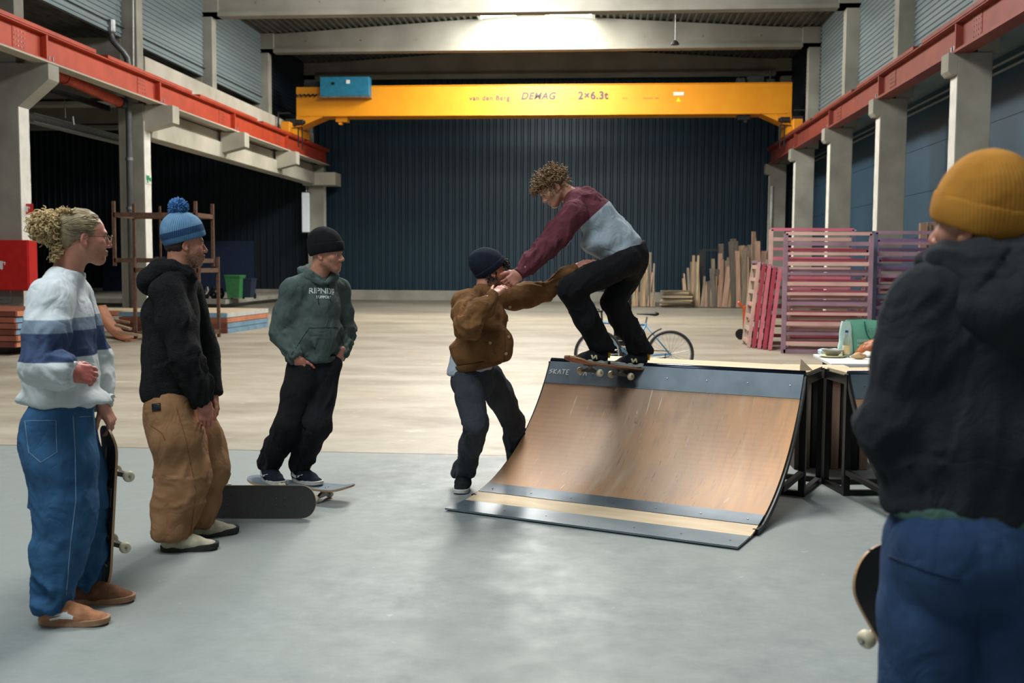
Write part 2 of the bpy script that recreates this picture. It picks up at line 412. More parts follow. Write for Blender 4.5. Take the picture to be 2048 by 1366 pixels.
# aisle roof
xs = []; x = -27
while x < -12.9:
    for dx, dz in ((0,0),(.12,0),(.16,-.07),(.24,-.07)): xs.append((x+dx, 7.75+(x+27)*.012+dz))
    x += .28
mb = MB(); mb.grid([[(p[0],y,p[1]) for p in xs] for y in (10,46.3)]); struct(mb.build('ceiling.001', roofm))
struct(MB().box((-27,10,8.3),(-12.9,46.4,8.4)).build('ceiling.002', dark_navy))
# ---------------------------------------------------------------- roof beams
ORD = ['nearest the camera','second from the front','in the middle','last but one','against the end wall']
def roof_beam(Y, label, x0=-13.1, x1=7.95, zb=9.5, name='roof_beam', slope=True):
    mb = MB()
    def slab(ya, yb, zlo, zhi_f, n=12):
        X = [x0+(x1-x0)*i/n for i in range(n+1)]+[RX]; X = sorted(X)
        for a, b in zip(X, X[1:]):
            vs = [(a,ya,zlo),(b,ya,zlo),(b,yb,zlo),(a,yb,zlo),(a,ya,zhi_f(a)),(b,ya,zhi_f(b)),(b,yb,zhi_f(b)),(a,yb,zhi_f(a))]
            mb.add(vs, [(0,3,2,1),(4,5,6,7),(0,1,5,4),(2,3,7,6)] + ([(0,4,7,3)] if a == X[0] else []) + ([(1,2,6,5)] if b == X[-1] else []))
    slab(Y+.15, Y+.31, zb+.1, lambda x: zroof(x))
    slab(Y, Y+.46, zb, lambda x: zb+.13)
    slab(Y+.07, Y+.39, zb+.13, lambda x: zb+.2)
    mb.box((x0,Y,zb),(x0+.75,Y+.46,zroof(x0)+.02)); mb.box((x1-.75,Y,zb),(x1,Y+.46,zroof(x1)+.02))
    for i in range(9): mb.lathe([(.03,0),(.03,.02)], (x0+2+i*2.1,Y+.13,zb+.45), (0,1,0), 8)
    o = mb.build(name, beam_mat); tag(o, label, 'roof beam', 'concrete roof beams'); return o
roof_beam(33.5, 'concrete gabled roof beam in front of the skylight, lit white at its middle')
roof_beam(39.3, 'concrete gabled roof beam just behind the skylight and before the yellow crane')
roof_beam(45.1, 'dim concrete roof beam along the navy end wall above the yellow crane', zb=9.55)
for Y in (21.9,27.7,33.5,39.3):
    mb = MB(); mb.add([(-27,Y,6.75),(-12.9,Y,7.0),(-12.9,Y+.4,7.0),(-27,Y+.4,6.75),(-27,Y,7.7),(-12.9,Y,7.6),(-12.9,Y+.4,7.6),(-27,Y+.4,7.7)], [(0,3,2,1),(4,5,6,7),(0,1,5,4),(2,3,7,6),(0,4,7,3),(1,2,6,5)])
    mb.box((-27,Y-.1,6.7),(-12.9,Y+.5,6.82))
    tag(mb.build('aisle_beam', beam_mat), 'concrete beam crossing the dark side aisle behind the %s pillar row' % {21.9:'nearest',27.7:'drainpipe',33.5:'third',39.3:'fourth'}[Y], 'beam', 'aisle beams')
# ---------------------------------------------------------------- columns
def rough_edge(mb, x, y, z0, z1, s): pass
face_white = mat('brightened_face',(226,226,218),(206,206,198),.8,ns=3,detail=7)
def face(x, Y, s, r):                                          # white sheet with a ragged edge, added to brighten the lit inner face
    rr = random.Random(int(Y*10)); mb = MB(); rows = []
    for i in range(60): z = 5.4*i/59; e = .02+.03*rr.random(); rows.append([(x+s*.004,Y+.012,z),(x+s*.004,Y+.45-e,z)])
    mb.grid(rows); mb.build('brightened_face', face_white, r)
def right_column(Y, label):
    r = thing('concrete_pillar', (7.4,Y+.22,0), label, 'pillar', 'pillars along the blue side wall')
    MB().box((7.05,Y,0),(7.72,Y+.45,5.86)).build('shaft', concrete, r, bevel=.015)
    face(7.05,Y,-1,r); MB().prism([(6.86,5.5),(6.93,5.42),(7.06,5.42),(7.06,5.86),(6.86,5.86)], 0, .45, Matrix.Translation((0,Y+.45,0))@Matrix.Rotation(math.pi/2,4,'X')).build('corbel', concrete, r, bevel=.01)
    MB().box((7.43,Y+.03,5.86),(7.86,Y+.42,9.5)).build('upper_shaft', concrete, r, bevel=.012)
    return r
for Y, l in zip(YS[1:], ('widest grey concrete pillar behind the mustard beanie','concrete pillar standing right behind the purple barrier','concrete pillar behind the middle of the pink barriers','concrete pillar second from the end wall by the pink frames','concrete pillar in the far corner against the navy end wall')): right_column(Y, l)
def left_column(Y, label, x1=-12.45, low=True, up=-12.55, name='concrete_pillar'):
    r = thing(name, (x1-.35,Y+.22,0), label, 'pillar', 'pillars along the side aisle')
    if low: MB().box((x1-.7,Y,0),(x1,Y+.45,5.86)).build('shaft', concrete, r, bevel=.015)
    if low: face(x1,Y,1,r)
    MB().box((up-.45,Y+.03,5.86 if low else 7.2),(up,Y+.42,9.5)).build('upper_shaft', concrete, r, bevel=.012)
    return r
c1 = left_column(21.9, 'nearest concrete pillar carrying the red hose cabinet', -12.5)
MB().prism([(-12.52,4.9),(-11.85,5.45),(-11.8,5.5),(-11.8,5.84),(-12.52,5.84)], 0, .45, Matrix.Translation((0,22.35,0))@Matrix.Rotation(math.pi/2,4,'X')).build('corbel', concrete, c1, bevel=.01)
c2 = left_column(27.7, 'concrete pillar beside the grey drainpipe with a green exit sign', -12.3, up=-12.45)
left_column(33.5, 'short upper concrete post standing on the pale band, nearer of two', low=False)
left_column(39.3, 'short upper concrete post standing on the pale band, nearer the crane', low=False)
c5 = left_column(45.1, 'far concrete pillar with a white lamp beside the navy end wall', -12.0)
# carrying beam with corbels, and the pale concrete band above the rail
mb = MB(); mb.box((-12.75,28.15,5.0),(-12.25,45.6,5.5)); mb.box((-12.6,28.15,5.5),(-12.4,45.6,5.84)); mb.box((-12.8,44.6,4.95),(-11.35,45.6,5.5))
g = thing('carrying_beam', (-12.4,36,5.0), 'long concrete beam under the red rail with stub brackets', 'beam')
mb.build('beam', concrete_band, g, bevel=.02)
for Y in (27.75,33.5,39.3): MB().prism([(-12.3,5.15),(-11.5,5.35),(-11.5,5.82),(-12.3,5.82)], 0, .45, Matrix.Translation((0,Y+.45,0))@Matrix.Rotation(math.pi/2,4,'X')).build('bracket', concrete_band, g, bevel=.012)
for i, l in ((2,'pale concrete band panel next to the drainpipe pillar'),(3,'pale concrete band panel between the two short posts'),(4,'pale concrete band panel ending at the yellow crane')):
    tag(MB().box((-12.62,YS[i]+.46 if i == 2 else YS[i]+.02,5.9),(-12.42,YS[i+1]+.01,7.2)).build('wall_band_panel', concrete_band, bevel=.012), l, 'concrete panel', 'pale band panels', 'structure')
# ---------------------------------------------------------------- crane rails
def crane_rail(x, m, name, label, side):
    r = thing(name, (x,31,5.86), label, 'rail', 'crane rails')
    mb = MB(); Y0, Y1 = 12, 45.3
    mb.box((x-.15,Y0,5.875),(x+.15,Y1,5.905)); mb.box((x-.02,Y0,5.9),(x+.02,Y1,6.42)); mb.box((x-.17,Y0,6.42),(x+.17,Y1,6.45))
    mb.build('girder', m, r)
    MB().box((x-.17,Y0,5.84),(x+.17,Y1,5.875)).build('bearing_strip', concrete_band if side < 0 else m, r)
    y = 13.0; k = 0
    while y < 44:
        MB().box((x-.19,y,6.45),(x+.19,min(y+5.2,Y1),6.53)).build('rail_head', m, r); y += 5.8
    for Y in YS:
        if Y < 45: 
            q = MB(); s = -side
            q.box((x+s*.02-.012,Y-1.15,5.95),(x+s*.02+.012,Y-.65,6.38)); q.build('splice_plate', m, r)
            q = MB()
            for i in range(4):
                for j in range(4): q.lathe([(.016,0),(.016,.014),(0,.014)], (x+s*.03,Y-1.09+i*.12,6.0+j*.1), (s,0,0), 6)
            q.build('bolt_heads', steel, r)
            MB().box((x-.15,Y-.05,5.9),(x-.02,Y+.02,6.42)).box((x+.02,Y-.05,5.9),(x+.15,Y+.02,6.42)).build('stiffener', m, r)
            for i in (0,1): MB().tube([(x+s*.12,Y+.1+.16*i,5.9),(x+s*.12,Y+.1+.16*i,6.0)], .02, 6).build('anchor_bolt', steel, r)
    return r
crane_rail(-11.95, red_l, 'crane_rail', 'orange red steel crane rail along the side aisle', -1)
crane_rail(7.12, red_r, 'crane_rail', 'dull red steel crane rail on the pillars of the blue wall', 1)
# ---------------------------------------------------------------- bridge crane
def YP(x, y, Y): v = atY(x, y, Y); return v.x, v.z
CY = 40.3
cr = thing('bridge_crane', (-2.5,CY+.5,6.5), 'yellow overhead travelling crane spanning the hall before the end wall', 'crane')
xl, zt = YP(592,172,CY); xr, _ = YP(1585,165,CY); zb = YP(1100,229,CY)[1]; zt = YP(1100,170,CY)[1]
mb = MB(); mb.box((xl,CY,zb),(xr,CY+.9,zt)); mb.box((xl+1.8,CY-.03,zt),(xr,CY+.93,zt+.03)); mb.box((xl+.2,CY-.03,zb-.025),(xr-.2,CY+.93,zb)); mb.build('girder', yellow, cr, bevel=.012)
for s, xe, rx in ((1,xl,-11.95),(-1,xr,7.12)):
    M = Matrix.Translation((0,CY+.9,0))@Matrix.Rotation(math.pi/2,4,'X')
    MB().prism([(xe,zb),(xe+s*1.15,zb),(rx+s*.28,6.85),(rx-s*.1,6.85),(xe,zb-.25)], 0, .9, M).prism([(xe+s*.62,zb),(xe+s*.66,zb),(rx+s*.1,6.85),(rx+s*.06,6.85)], -.03, .93, M).build('end_leg', yellow, cr)
    MB().box((rx-.17,CY-.9,6.55),(rx+.17,CY+1.9,6.95)).build('end_carriage', yellow, cr, bevel=.02)
    MB().lathe([(.0,0),(.11,0),(.11,.34),(.07,.36),(.07,.42),(0,.42)], (rx+s*.2,CY-.35,6.98), (s,0,0), 14).box((rx-.1,CY-.5,6.85),(rx+.25,CY-.2,7.1)).build('drive_motor', darksteel, cr)
    MB().bar((rx-s*.35,CY-.6,6.7),(rx-s*.35,CY-.6,7.35),.05,.05).bar((rx-s*.35,CY-.6,7.3),(rx+s*.1,CY-.6,7.3),.05,.05).bar((rx+s*.45,CY-.7,6.0),(rx+s*.45,CY-.7,6.75),.04,.04).bar((rx+s*.6,CY-.7,5.9),(rx+s*.6,CY-.7,6.75),.04,.04).bar((rx+s*.2,CY-.7,6.72),(rx+s*.6,CY-.7,6.75),.04,.04).build('buffer_bracket', darksteel, cr)
    MB().box((xe+s*1.5,CY+.2,zb-.2),(xe+s*1.95,CY+.6,zb)).box((xe+s*1.6,CY+.25,zb-.3),(xe+s*1.72,CY+.5,zb-.2)).build('end_stop', yellow if s > 0 else darksteel, cr)
a = YP(640,192,CY-.45); b = YP(738,153,CY-.45)
cab = MB().box((a[0],CY-.45,a[1]),(b[0],CY-.01,b[1])).build('electrical_cabinet', mat('teal_cabinet', (28,112,142),(22,96,124),.45), cr, bevel=.015)
MB().box((a[0]-.02,CY-.46,a[1]-.06),(b[0]+.02,CY,a[1])).build('cabinet_tray', steel, cab)
MB().box((a[0]+.45,CY-.47,b[1]-.3),(a[0]+.57,CY-.45,b[1]-.2)).build('cabinet_lock', blackm, cab)
MB().box((a[0]+1.02,CY-.46,b[1]-.26),(a[0]+1.16,CY-.45,b[1]-.12)).build('cabinet_sticker', white_paint, cab)
MB().box((xl+.3,CY+.1,zt),(xl+.9,CY+.6,zt+.3)).build('terminal_box', darksteel, cr, bevel=.02)
q = MB()
for i in range(5): q.tube([(xl+.02+i*.17,CY-.05,zt-.3),(xl+.08+i*.17,CY-.14,zt-.38),(xl+.15+i*.17,CY-.05,zt-.3)], .035, 6)
q.build('cable_loops', blackm, cr)
MB().box((xr-2.0,CY+.3,zt),(xr-1.7,CY+.6,zt+.25)).box((xr-1.6,CY+.3,zt),(xr-1.0,CY+.7,zt+.32)).tube([(xr-.75,CY+.4,zt),(xr-.75,CY+.4,zt+.55)],.03,6).box((xr-.9,CY+.3,zt),(xr-.6,CY+.5,zt+.2)).build('top_boxes', darksteel, cr)
ink = mat('crane_ink', (62,54,66), (54,46,58), .6)
def crane_text(t, x, y, hpx, shear=0, space=1.0, off=0.0, name='lettering'):
    X, Z = YP(x, y, CY); return text_mesh(t, hpx*CY/2100*1.38, name, ink, cr, Matrix.Translation((X,CY-.012,Z))@Matrix.Rotation(math.pi/2,4,'X'), .004, shear, space=space, off=off)
crane_text('van den Berg', 979, 196.5, 9.5, space=1.15, off=.004); crane_text('DEMAG', 1076, 192.5, 13.5, .25, off=.012, space=1.1); crane_text('2\u00d76,3t', 1186, 191.5, 15, space=1.08, off=.012)
faint = mat('crane_ink_faint', (170,116,30), (160,108,30), .6)
for x0, x1, y in ((1095,1122,203),(1137,1149,197),(1244,1256,196.5),(1286,1306,196.5),(1310,1318,196.5)):
    p0 = YP(x0,y+1.5,CY); p1 = YP(x1,y-1.5,CY); MB().box((p0[0],CY-.008,p0[1]),(p1[0],CY,p1[1])).build('faint_marking', faint, cr)
p0 = YP(1066,204,CY); p1 = YP(1094,202.5,CY); MB().box((p0[0],CY-.008,p0[1]),(p1[0],CY,p1[1])).build('underline', ink, cr)
p0 = YP(1347,191,CY); p1 = YP(1368,184,CY); MB().box((p0[0],CY-.012,p0[1]),(p1[0],CY,p1[1])).build('white_plate', white_paint, cr)
p = YP(1357,199,CY); MB().prism([(p[0]-.09,p[1]-.08),(p[0]+.09,p[1]-.08),(p[0],p[1]+.09)], 0, .01, Matrix.Translation((0,CY,0))@Matrix.Rotation(math.pi/2,4,'X')).build('warning_triangle', mat('sticker_yellow',(250,214,20),(240,205,18),.5), cr)
# ---------------------------------------------------------------- skylight
sk = mat('skylight', (255,252,240), (255,250,235), .5, emit=26)
mb = MB()
for x0, x1 in ((-4.5,RX),(RX,-.35)): mb.add([(x0,34.1,zroof(x0)-.05),(x1,34.1,zroof(x1)-.05),(x1,39.2,zroof(x1)-.05),(x0,39.2,zroof(x0)-.05)], [(0,1,2,3)])
o = thing('roof_skylight', (RX,36.6,10.8), 'glowing white ridge skylight between two concrete roof beams', 'skylight'); mb.build('glazing', sk, o)
mb = MB()
for x in (-4.5,-.35): mb.box((x-.06,34.0,zroof(x)-.1),(x+.06,39.2,zroof(x)+.02))
mb.build('frame', white_paint, o)
# ---------------------------------------------------------------- pipes and fittings
pipem = mat('grey_pipe', (98,102,104), (84,88,90), .4, .4, ns=6)
def PX(x, y, Y): return atY(x, y, Y)
pts = [PX(221,40,27.0),PX(221,68,27.0),PX(226,82,27.0),PX(247,104,27.1),PX(254,116,27.2),PX(256,132,27.25)]
bot = PX(258,300,27.3); r = thing('drainpipe', (bot.x,bot.y,0), 'grey drainpipe with a swan neck in front of the concrete pillar', 'pipe')
MB().tube(pts+[Vector((bot.x,bot.y,4)),Vector((bot.x,bot.y,0))], .082, 12).build('pipe', pipem, r, smooth=True)
for z in (6.7,4.3,3.0,1.6): MB().tube([(bot.x,bot.y,z),(bot.x,bot.y,z+.08)], .1, 12).build('pipe_clamp', steel, r)
MB().lathe([(.1,0),(.13,.05),(.13,.35)], pts[0]-Vector((0,0,.35)), n=12).build('gutter_outlet', steel, r)
pr = mat('red_pipe', (190,70,36), (160,55,30), .5)
p0, p1 = atX(96,140,-12.55), atX(238,204,-12.55); r = thing('sprinkler_pipe', p0, 'thick orange red pipe under the red rail near the front pillar', 'pipe')
MB().tube([p0,p1], .13, 14).build('pipe', pr, r, smooth=True)
MB().tube([p0.lerp(p1,.2),p0.lerp(p1,.23)], .165, 14).build('flange', pr, r); MB().tube([p1,p1+Vector((0,.25,0))], .15, 14).build('end_cap', darksteel, r)
p0, p1 = atX(57,226,-14.0), atX(250,276,-14.0)
mb = MB(); mb.bar(p0,p1,.28,.03); mb.bar(p0-Vector((0,0,.2)),p1-Vector((0,0,.2)),.28,.03); mb.bar(p0-Vector((0,0,.1)),p1-Vector((0,0,.1)),.03,.2)
tag(mb.build('steel_strut', mat('pale_steel',(150,156,158),(128,134,136),.5,.3)), 'pale grey steel strut in the side aisle behind the front pillar', 'strut')
p0, p1 = atX(100,178,-13.6), atX(217,217,-13.6); tag(MB().bar(p0,p1,.1,.14).build('cable_tray', darksteel), 'thin dark cable tray below the orange pipe', 'cable tray')
MB_ = MB().tube([PX(129,200,25.),PX(131,236,25.)], .012, 6).tube([PX(145,233,25.),PX(147,250,25.)], .03, 6); tag(MB_.build('hanging_cable', pipem), 'short cable hanging in the side aisle from the strut', 'cable')
p = PX(266,0,27.55); tag(MB().tube([p,PX(267,143,27.55)], .02, 6).build('conduit', white_paint), 'thin white conduit running down beside the drainpipe swan neck', 'conduit')
for k, (dz, l) in enumerate(((0,'upper of two pale conduits along the blue side wall'),(-.16,'lower of two pale conduits along the blue side wall'))):
    mb = MB().tube([(8.5,14,5.95+dz),(8.5,45,5.95+dz)], .035, 6)
    tag(mb.build('wall_conduit', mat('conduit_grey',(120,126,128),(105,110,112),.5)), l, 'conduit', 'wall conduits')
# red hose cabinet and signs
red = mat('fire_red', (196,28,24), (178,22,20), .4)
p0 = PX(62,582,21.55); zt_ = PX(50,480,21.55).z
r = thing('hose_cabinet', (p0.x-.45,21.72,p0.z), 'bright red fire hose cabinet on the front pillar', 'cabinet')
MB().box((-13.35,21.56,p0.z),(p0.x-.03,21.9,zt_)).build('case', red, r, bevel=.012)
MB().box((-13.33,21.53,p0.z+.02),(p0.x-.05,21.56,zt_-.02)).build('door', red, r, bevel=.006)
def hose_mark(cx, cz, s, y, name, parent):
    mb = MB(); mb.box((cx-.5*s,y-.006,cz-.5*s),(cx+.1*s,y,cz+.5*s)); mb.box((cx+.1*s,y-.006,cz+.25*s),(cx+.45*s,y,cz+.4*s)); mb.box((cx+.32*s,y-.006,cz),(cx+.42*s,y,cz+.25*s)); mb.box((cx-.05*s,y-.006,cz-.62*s),(cx+.02*s,y,cz-.5*s)); return mb.build(name, white_paint, parent)
q = PX(4,530,21.53); hose_mark(q.x,q.z,.17,21.53,'hose_symbol',r)
MB().tube([(p0.x-.55,21.7,p0.z),(p0.x-.55,21.7,p0.z-.18),(p0.x-.6,21.7,p0.z-.2),(-13.4,21.7,p0.z-.2)], .02, 6).build('feed_pipe', steel, r)
p = PX(56,418,22.1); r = thing('fire_sign', (p.x,22.1,p.z), 'small square red hose sign sticking out from the front pillar', 'sign')
MB().box((p.x-.11,22.1,p.z-.115),(p.x+.11,22.115,p.z+.115)).build('plate', red, r); hose_mark(p.x-.01,p.z,.12,22.1,'hose_symbol',r)
p = PX(299,357,27.65); r = thing('exit_sign', (-12.29,27.95,p.z), 'small green and white exit sign on the drainpipe pillar', 'sign')
MB().box((-12.3,27.76,p.z-.13),(-12.28,28.1,p.z+.13)).build('plate', white_paint, r)
gr = mat('exit_green',(20,140,84),(16,126,74),.5)
MB().box((-12.28,27.78,p.z-.02),(-12.275,27.96,p.z+.1)).box((-12.28,27.97,p.z-.05),(-12.275,28.07,p.z+.05)).box((-12.28,27.82,p.z-.1),(-12.275,27.9,p.z-.02)).build('running_figure_panel', gr, r)
p = PX(612,425,44.95); r = thing('strip_lamp', (p.x,45.0,p.z), 'white vertical strip lamp on the far pillar', 'lamp')
MB().box((p.x-.16,44.85,p.z-.85),(p.x+.16,45.0,p.z+.85)).build('diffuser', mat('lamp_white',(215,222,224),(205,214,216),.4,emit=.25), r, bevel=.03)
MB().box((p.x-.18,44.9,p.z-.88),(p.x+.18,45.09,p.z-.84)).box((p.x-.18,44.9,p.z+.84),(p.x+.18,45.09,p.z+.88)).tube([(p.x,45.04,p.z+.9),(p.x,45.04,p.z+1.15)],.045,8).build('bracket', steel, r)
p = PX(637,365,45.9); tag(MB().box((p.x-.12,45.9,p.z-.13),(p.x+.12,46.15,p.z+.13)).build('wall_box', white_paint, bevel=.02), 'tiny white junction box on the navy end wall by the pillar', 'junction box')
p = PX(1543,418,45.0); tag(MB().tube([(p.x,45.05,p.z-1.0),(p.x,45.05,p.z+.95)], .06, 8).build('wall_pipe', white_paint, smooth=True), 'short white vertical pipe at the far corner pillar', 'pipe')
p = PX(1350,88,34.0); r = thing('lifting_hook', p, 'small dark hook hanging on a thin cord under the roof beam', 'hook')
MB().tube([p,Vector((p.x,34.0,9.95))], .012, 5).build('cord', steel, r); MB().lathe([(.0,0),(.14,.0),(.1,.08),(.03,.14)], p-Vector((0,0,.02)), n=10).build('hook_block', darksteel, r)
# navy door, platform
p0, p1 = PX(400,606,45.9), PX(508,482,45.9)
struct(MB().box((p0.x-4.5,45.85,.3),(p1.x,45.95,p1.z)).build('door_1', mat('door_navy',(28,46,72),(24,40,64),.5)))
mb = MB(); mb.box((-27,36.2,.14),(-13.2,45.95,.3)); mb.box((-27,36.6,0),(-13.4,45.9,.14))
for x in (-22.5,-19.4,-16.9,-14.6): mb.box((x,36.2,0),(x+.3,36.8,.15))
struct(mb.build('floor.001', concrete))
# ================================================================ timber, frames and panels at the back
def rz(a): return Matrix.Rotation(a, 4, 'Z')
T = Matrix.Translation
woods = [mat('timber_%s' % n, c, c2, .8, ns=3, stretch=(6,6,.6), detail=6) for n, c, c2 in (('grey',(128,116,98),(98,88,76)),('tan',(152,128,98),(124,100,76)),('dark',(88,80,72),(66,60,54)),('pale',(176,158,126),(146,126,98)),('rose',(156,126,108),(126,98,82)))]
def plank(p0, p1, w, t, m, name, label, cat, group, yaw=0):
    p0, p1 = Vector(p0), Vector(p1); L = (p1-p0).length; d = (p1-p0).normalized()
    x = Vector((math.cos(yaw),math.sin(yaw),0)); y = d.cross(x).normalized(); x = y.cross(d)
    M = Matrix(((x.x,y.x,d.x,p0.x),(x.y,y.y,d.y,p0.y),(x.z,y.z,d.z,p0.z),(0,0,0,1)))
    mb = MB(); k = random.uniform(-.02,.02); b = random.uniform(-.015,.015)
    a = [(-w/2,-t/2),(w/2,-t/2),(w/2,t/2),(-w/2,t/2)]
    rows = [[(q[0]*(1-.06*h), q[1]+b*math.sin(h*3.1), h*L+(k if q[0] > 0 and h == 1 else 0)) for q in a] for h in (0,.25,.5,.75,1)]
    mb.grid(rows, closed=True); mb.f += [(3,2,1,0),(16,17,18,19)]; mb.mi += [0,0]
    o = mb.build(name, m, M=M); return tag(o, label, cat, group)
def leaning(x0, x1, n, tops, Y, label, group, lean=1.2):
    layers = max(1, round(n/11)); per = math.ceil(n/layers)
    for i in range(n):
        k, j = i//per, i%per; fx = x0+(x1-x0)*(j+.5+(k%2)*.35)/per; ty = tops(fx)+random.choice((-30,-16,-4,6,14,24,30))*.8-k*4
        yb = Y-.55+k*.42; pitch = (x1-x0)/per*Y/2100
        a = Vector((atY(fx,600,yb).x, yb, .02)); b = atY(fx+random.choice((-7,-4,-1,1,3,6,9)), ty, yb+.34)
        plank(a, b, pitch*random.uniform(.65,1.25), random.uniform(.04,.08), random.choice(woods), 'timber_plank', label, 'plank', group, random.uniform(-.25,.25))
leaning(1368,1438,15, lambda x: 560 if x < 1382 else (535 if x < 1400 else 566), 41, 'weathered plank leaning in the low end of the timber heap', 'planks in the low end of the timber heap')
leaning(1425,1540,34, lambda x: 555-max(0,min(60,(x-1425)*1.1)), 41, 'weathered plank leaning in the tall end of the timber heap', 'planks in the tall end of the timber heap')
leaning(1264,1310,15, lambda x: 535 if x < 1290 else (540), 41, 'old board leaning at the navy wall behind the skater', 'boards leaning at the wall behind the skater')
for fx, ty, w in ((1442,488,.2),(1466,478,.24),(1471,482,.2),(1300,505,.12),(1294,520,.14),(1388,524,.3),(1500,490,.2),(1514,492,.22),(1524,505,.2)):
    plank((atY(fx,600,42.2).x,42.2+(fx%7)*.06,0), atY(fx,ty,42.5+(fx%7)*.06), w, .08, woods[2] if 1430<fx<1480 else woods[0], 'timber_plank', 'tall old plank standing higher than the timber around it', 'plank', 'tallest planks of the heap')
for i in range(9):
    z = .02+i*.072; a = atY(1324+random.uniform(-3,6),600,40.3+random.uniform(-.2,.2)); b = atY(1384+random.uniform(-8,3),600,40.3+random.uniform(-.2,.2))
    plank((a.x,a.y,z+.03), (b.x,b.y,z+.04), .3, .055, woods[i%2*3], 'stacked_board', 'short board lying in the low flat pile before the end wall', 'board', 'boards of the low flat pile', math.pi/2)
r = thing('timber_rack', (3.9,42.8,0), 'thin dark steel rack behind the leaning planks', 'rack')
xa, xb = atY(1402,600,42.8).x, atY(1470,600,42.8).x; zt_ = atY(1402,500,42.8).z
MB().bar((xa,42.8,0),(xa,42.8,zt_),.3,.1).build('post', darksteel, r); MB().bar((xb,42.8,0),(xb,42.8,zt_),.14,.1).build('post', darksteel, r); MB().bar((xa,42.8,zt_),(xb,42.8,zt_),.08,.08).build('rail', darksteel, r)
p = atY(1540,600,43); MB
# ---- pink and purple steel barriers
pinks = [mat('paint_%s' % n, c, c2, .55, ns=2, stretch=(1,1,2), detail=6) for n, c, c2 in (('pink',(206,116,132),(186,98,112)),('blush',(206,170,158),(186,146,138)),('mauve',(150,120,134),(124,98,112)),('purple',(140,112,148),(112,90,124)),('crimson',(170,66,84),(146,52,70)),('slate',(92,100,122),(74,82,102)),('beige',(196,178,158),(172,152,134)))]
def barrier(xa, ya, xb, yb, Y, m, m2, n, label, group, depth=.06, bars=None, pw=.075, tilt=.0):
    a = atY(xa, yb, Y); b = atY(xb, yb, Y); zt = atY(xa, ya, Y).z; z0 = max(.0, a.z)
    r = thing('steel_barrier', ((a.x+b.x)/2, Y, z0), label, 'barrier', group)
    def q(x, z): return (x, Y+(z-z0)*tilt, z)
    MB().bar(q(a.x,z0),q(a.x,zt),pw,depth,(0,1,0)).build('post', m2, r); MB().bar(q(b.x,z0),q(b.x,zt),pw,depth,(0,1,0)).build('post', m2, r)
    MB().bar(q(a.x,zt),q(b.x,zt),depth,.06).build('top_rail', m, r); MB().bar(q(a.x,z0+.04),q(b.x,z0+.04),depth,.07).build('bottom_rail', m2, r)
    for i in range(1, n):
        z = z0+(zt-z0)*i/n; MB().bar(q(a.x,z),q(b.x,z),depth*.7,.05+.02*(i%2)).build('bar', (m,m2)[i%3 == 2], r)
    return r
gp_ = 'steel barriers standing in a row behind the ramps'
barrier(1537,459,1701,690,21.2,pinks[0],pinks[1],12,'pink barrier at the back of the row, its post out furthest',gp_)
barrier(1566,467,1736,708,19.6,pinks[1],pinks[2],12,'front pink and blush barrier standing behind the plywood ramp',gp_)
barrier(1569,500,1730,706,19.85,pinks[0],pinks[2],10,'slightly shorter pink barrier just behind the front one',gp_)
barrier(1572,549,1724,706,20.1,pinks[6],pinks[1],7,'low beige barrier tucked behind the two front pink ones',gp_)
barrier(1575,590,1716,705,20.35,pinks[4],pinks[6],5,'lowest crimson and beige barrier inside the pink row',gp_)
barrier(1701,465,1745,690,21.0,pinks[5],pinks[5],11,'narrow slate blue barrier behind the gap in the row',gp_)
gq_ = 'purple barriers beside the pink ones'
barrier(1744,465,1868,700,19.9,pinks[2],pinks[5],11,'front purple grey barrier with a dark slate post',gq_)
barrier(1748,480,1872,699,20.2,pinks[3],pinks[3],12,'lilac barrier behind the dark slate post',gq_)
barrier(1752,520,1876,698,20.5,pinks[4],pinks[2],9,'lower wine coloured barrier behind the lilac one',gq_)
def pr_panel(i, m, m2, label):
    # slatted panel standing on its short side, leaning, seen nearly along its face
    x0 = 1497+i*10.6; a = atY(x0,683+i*5.2,20.9-i*.16); a.z = 0.01; b = atY(x0+21,524+i*3.4,20.9-i*.16)
    r = thing('slatted_hurdle', (a.x,a.y,0), label, 'hurdle', 'pink hurdles leaning on edge')
    dy = Vector((.03,.95,0))
    for k in (0,1): MB().bar(a+dy*k,b+dy*k,.06,.085,(0,1,0)).build('edge_beam', (m,m2)[k], r)
    for k in range(7): t = .06+.88*k/6; q = a.lerp(b,t); MB().bar(q,q+dy,.045,.075,(b-a)).build('cross_slat', (m,m2,m)[k%3], r)
    MB().bar(b-dy*.04,b+dy*1.04,.075,.05,(b-a)).build('top_strip', pinks[2], r)
for i, (m, m2, l) in enumerate(((pinks[1],pinks[6],'beige'),(pinks[4],pinks[0],'deep pink'),(pinks[0],pinks[1],'blush edged'),(pinks[4],pinks[4],'crimson'),(pinks[0],pinks[0],'bright pink'))):
    pr_panel(i, m, m2, '%s slatted hurdle leaning on edge, %s of the five beside the pink barriers' % (l, ('outermost','second','middle','fourth','innermost')[i]))
for i, (xa, xb, ya, l) in enumerate(((1836,1849,446,'narrow'),(1850,1858,444,'thin'),(1858,1880,443,'broad'))):
    a = atY(xa,600,22.5+.1*i); b = atY(xb,600,22.5+.1*i); z = atY(xa,ya,22.5).z
    tag(MB().box((a.x,22.5+.1*i,0),(b.x,22.62+.1*i,z)).build('wooden_sheet', (woods[4],woods[0],woods[4])[i], bevel=.005), l+' rosy wooden sheet standing upright behind the purple barriers', 'wooden sheet', 'upright rosy sheets')
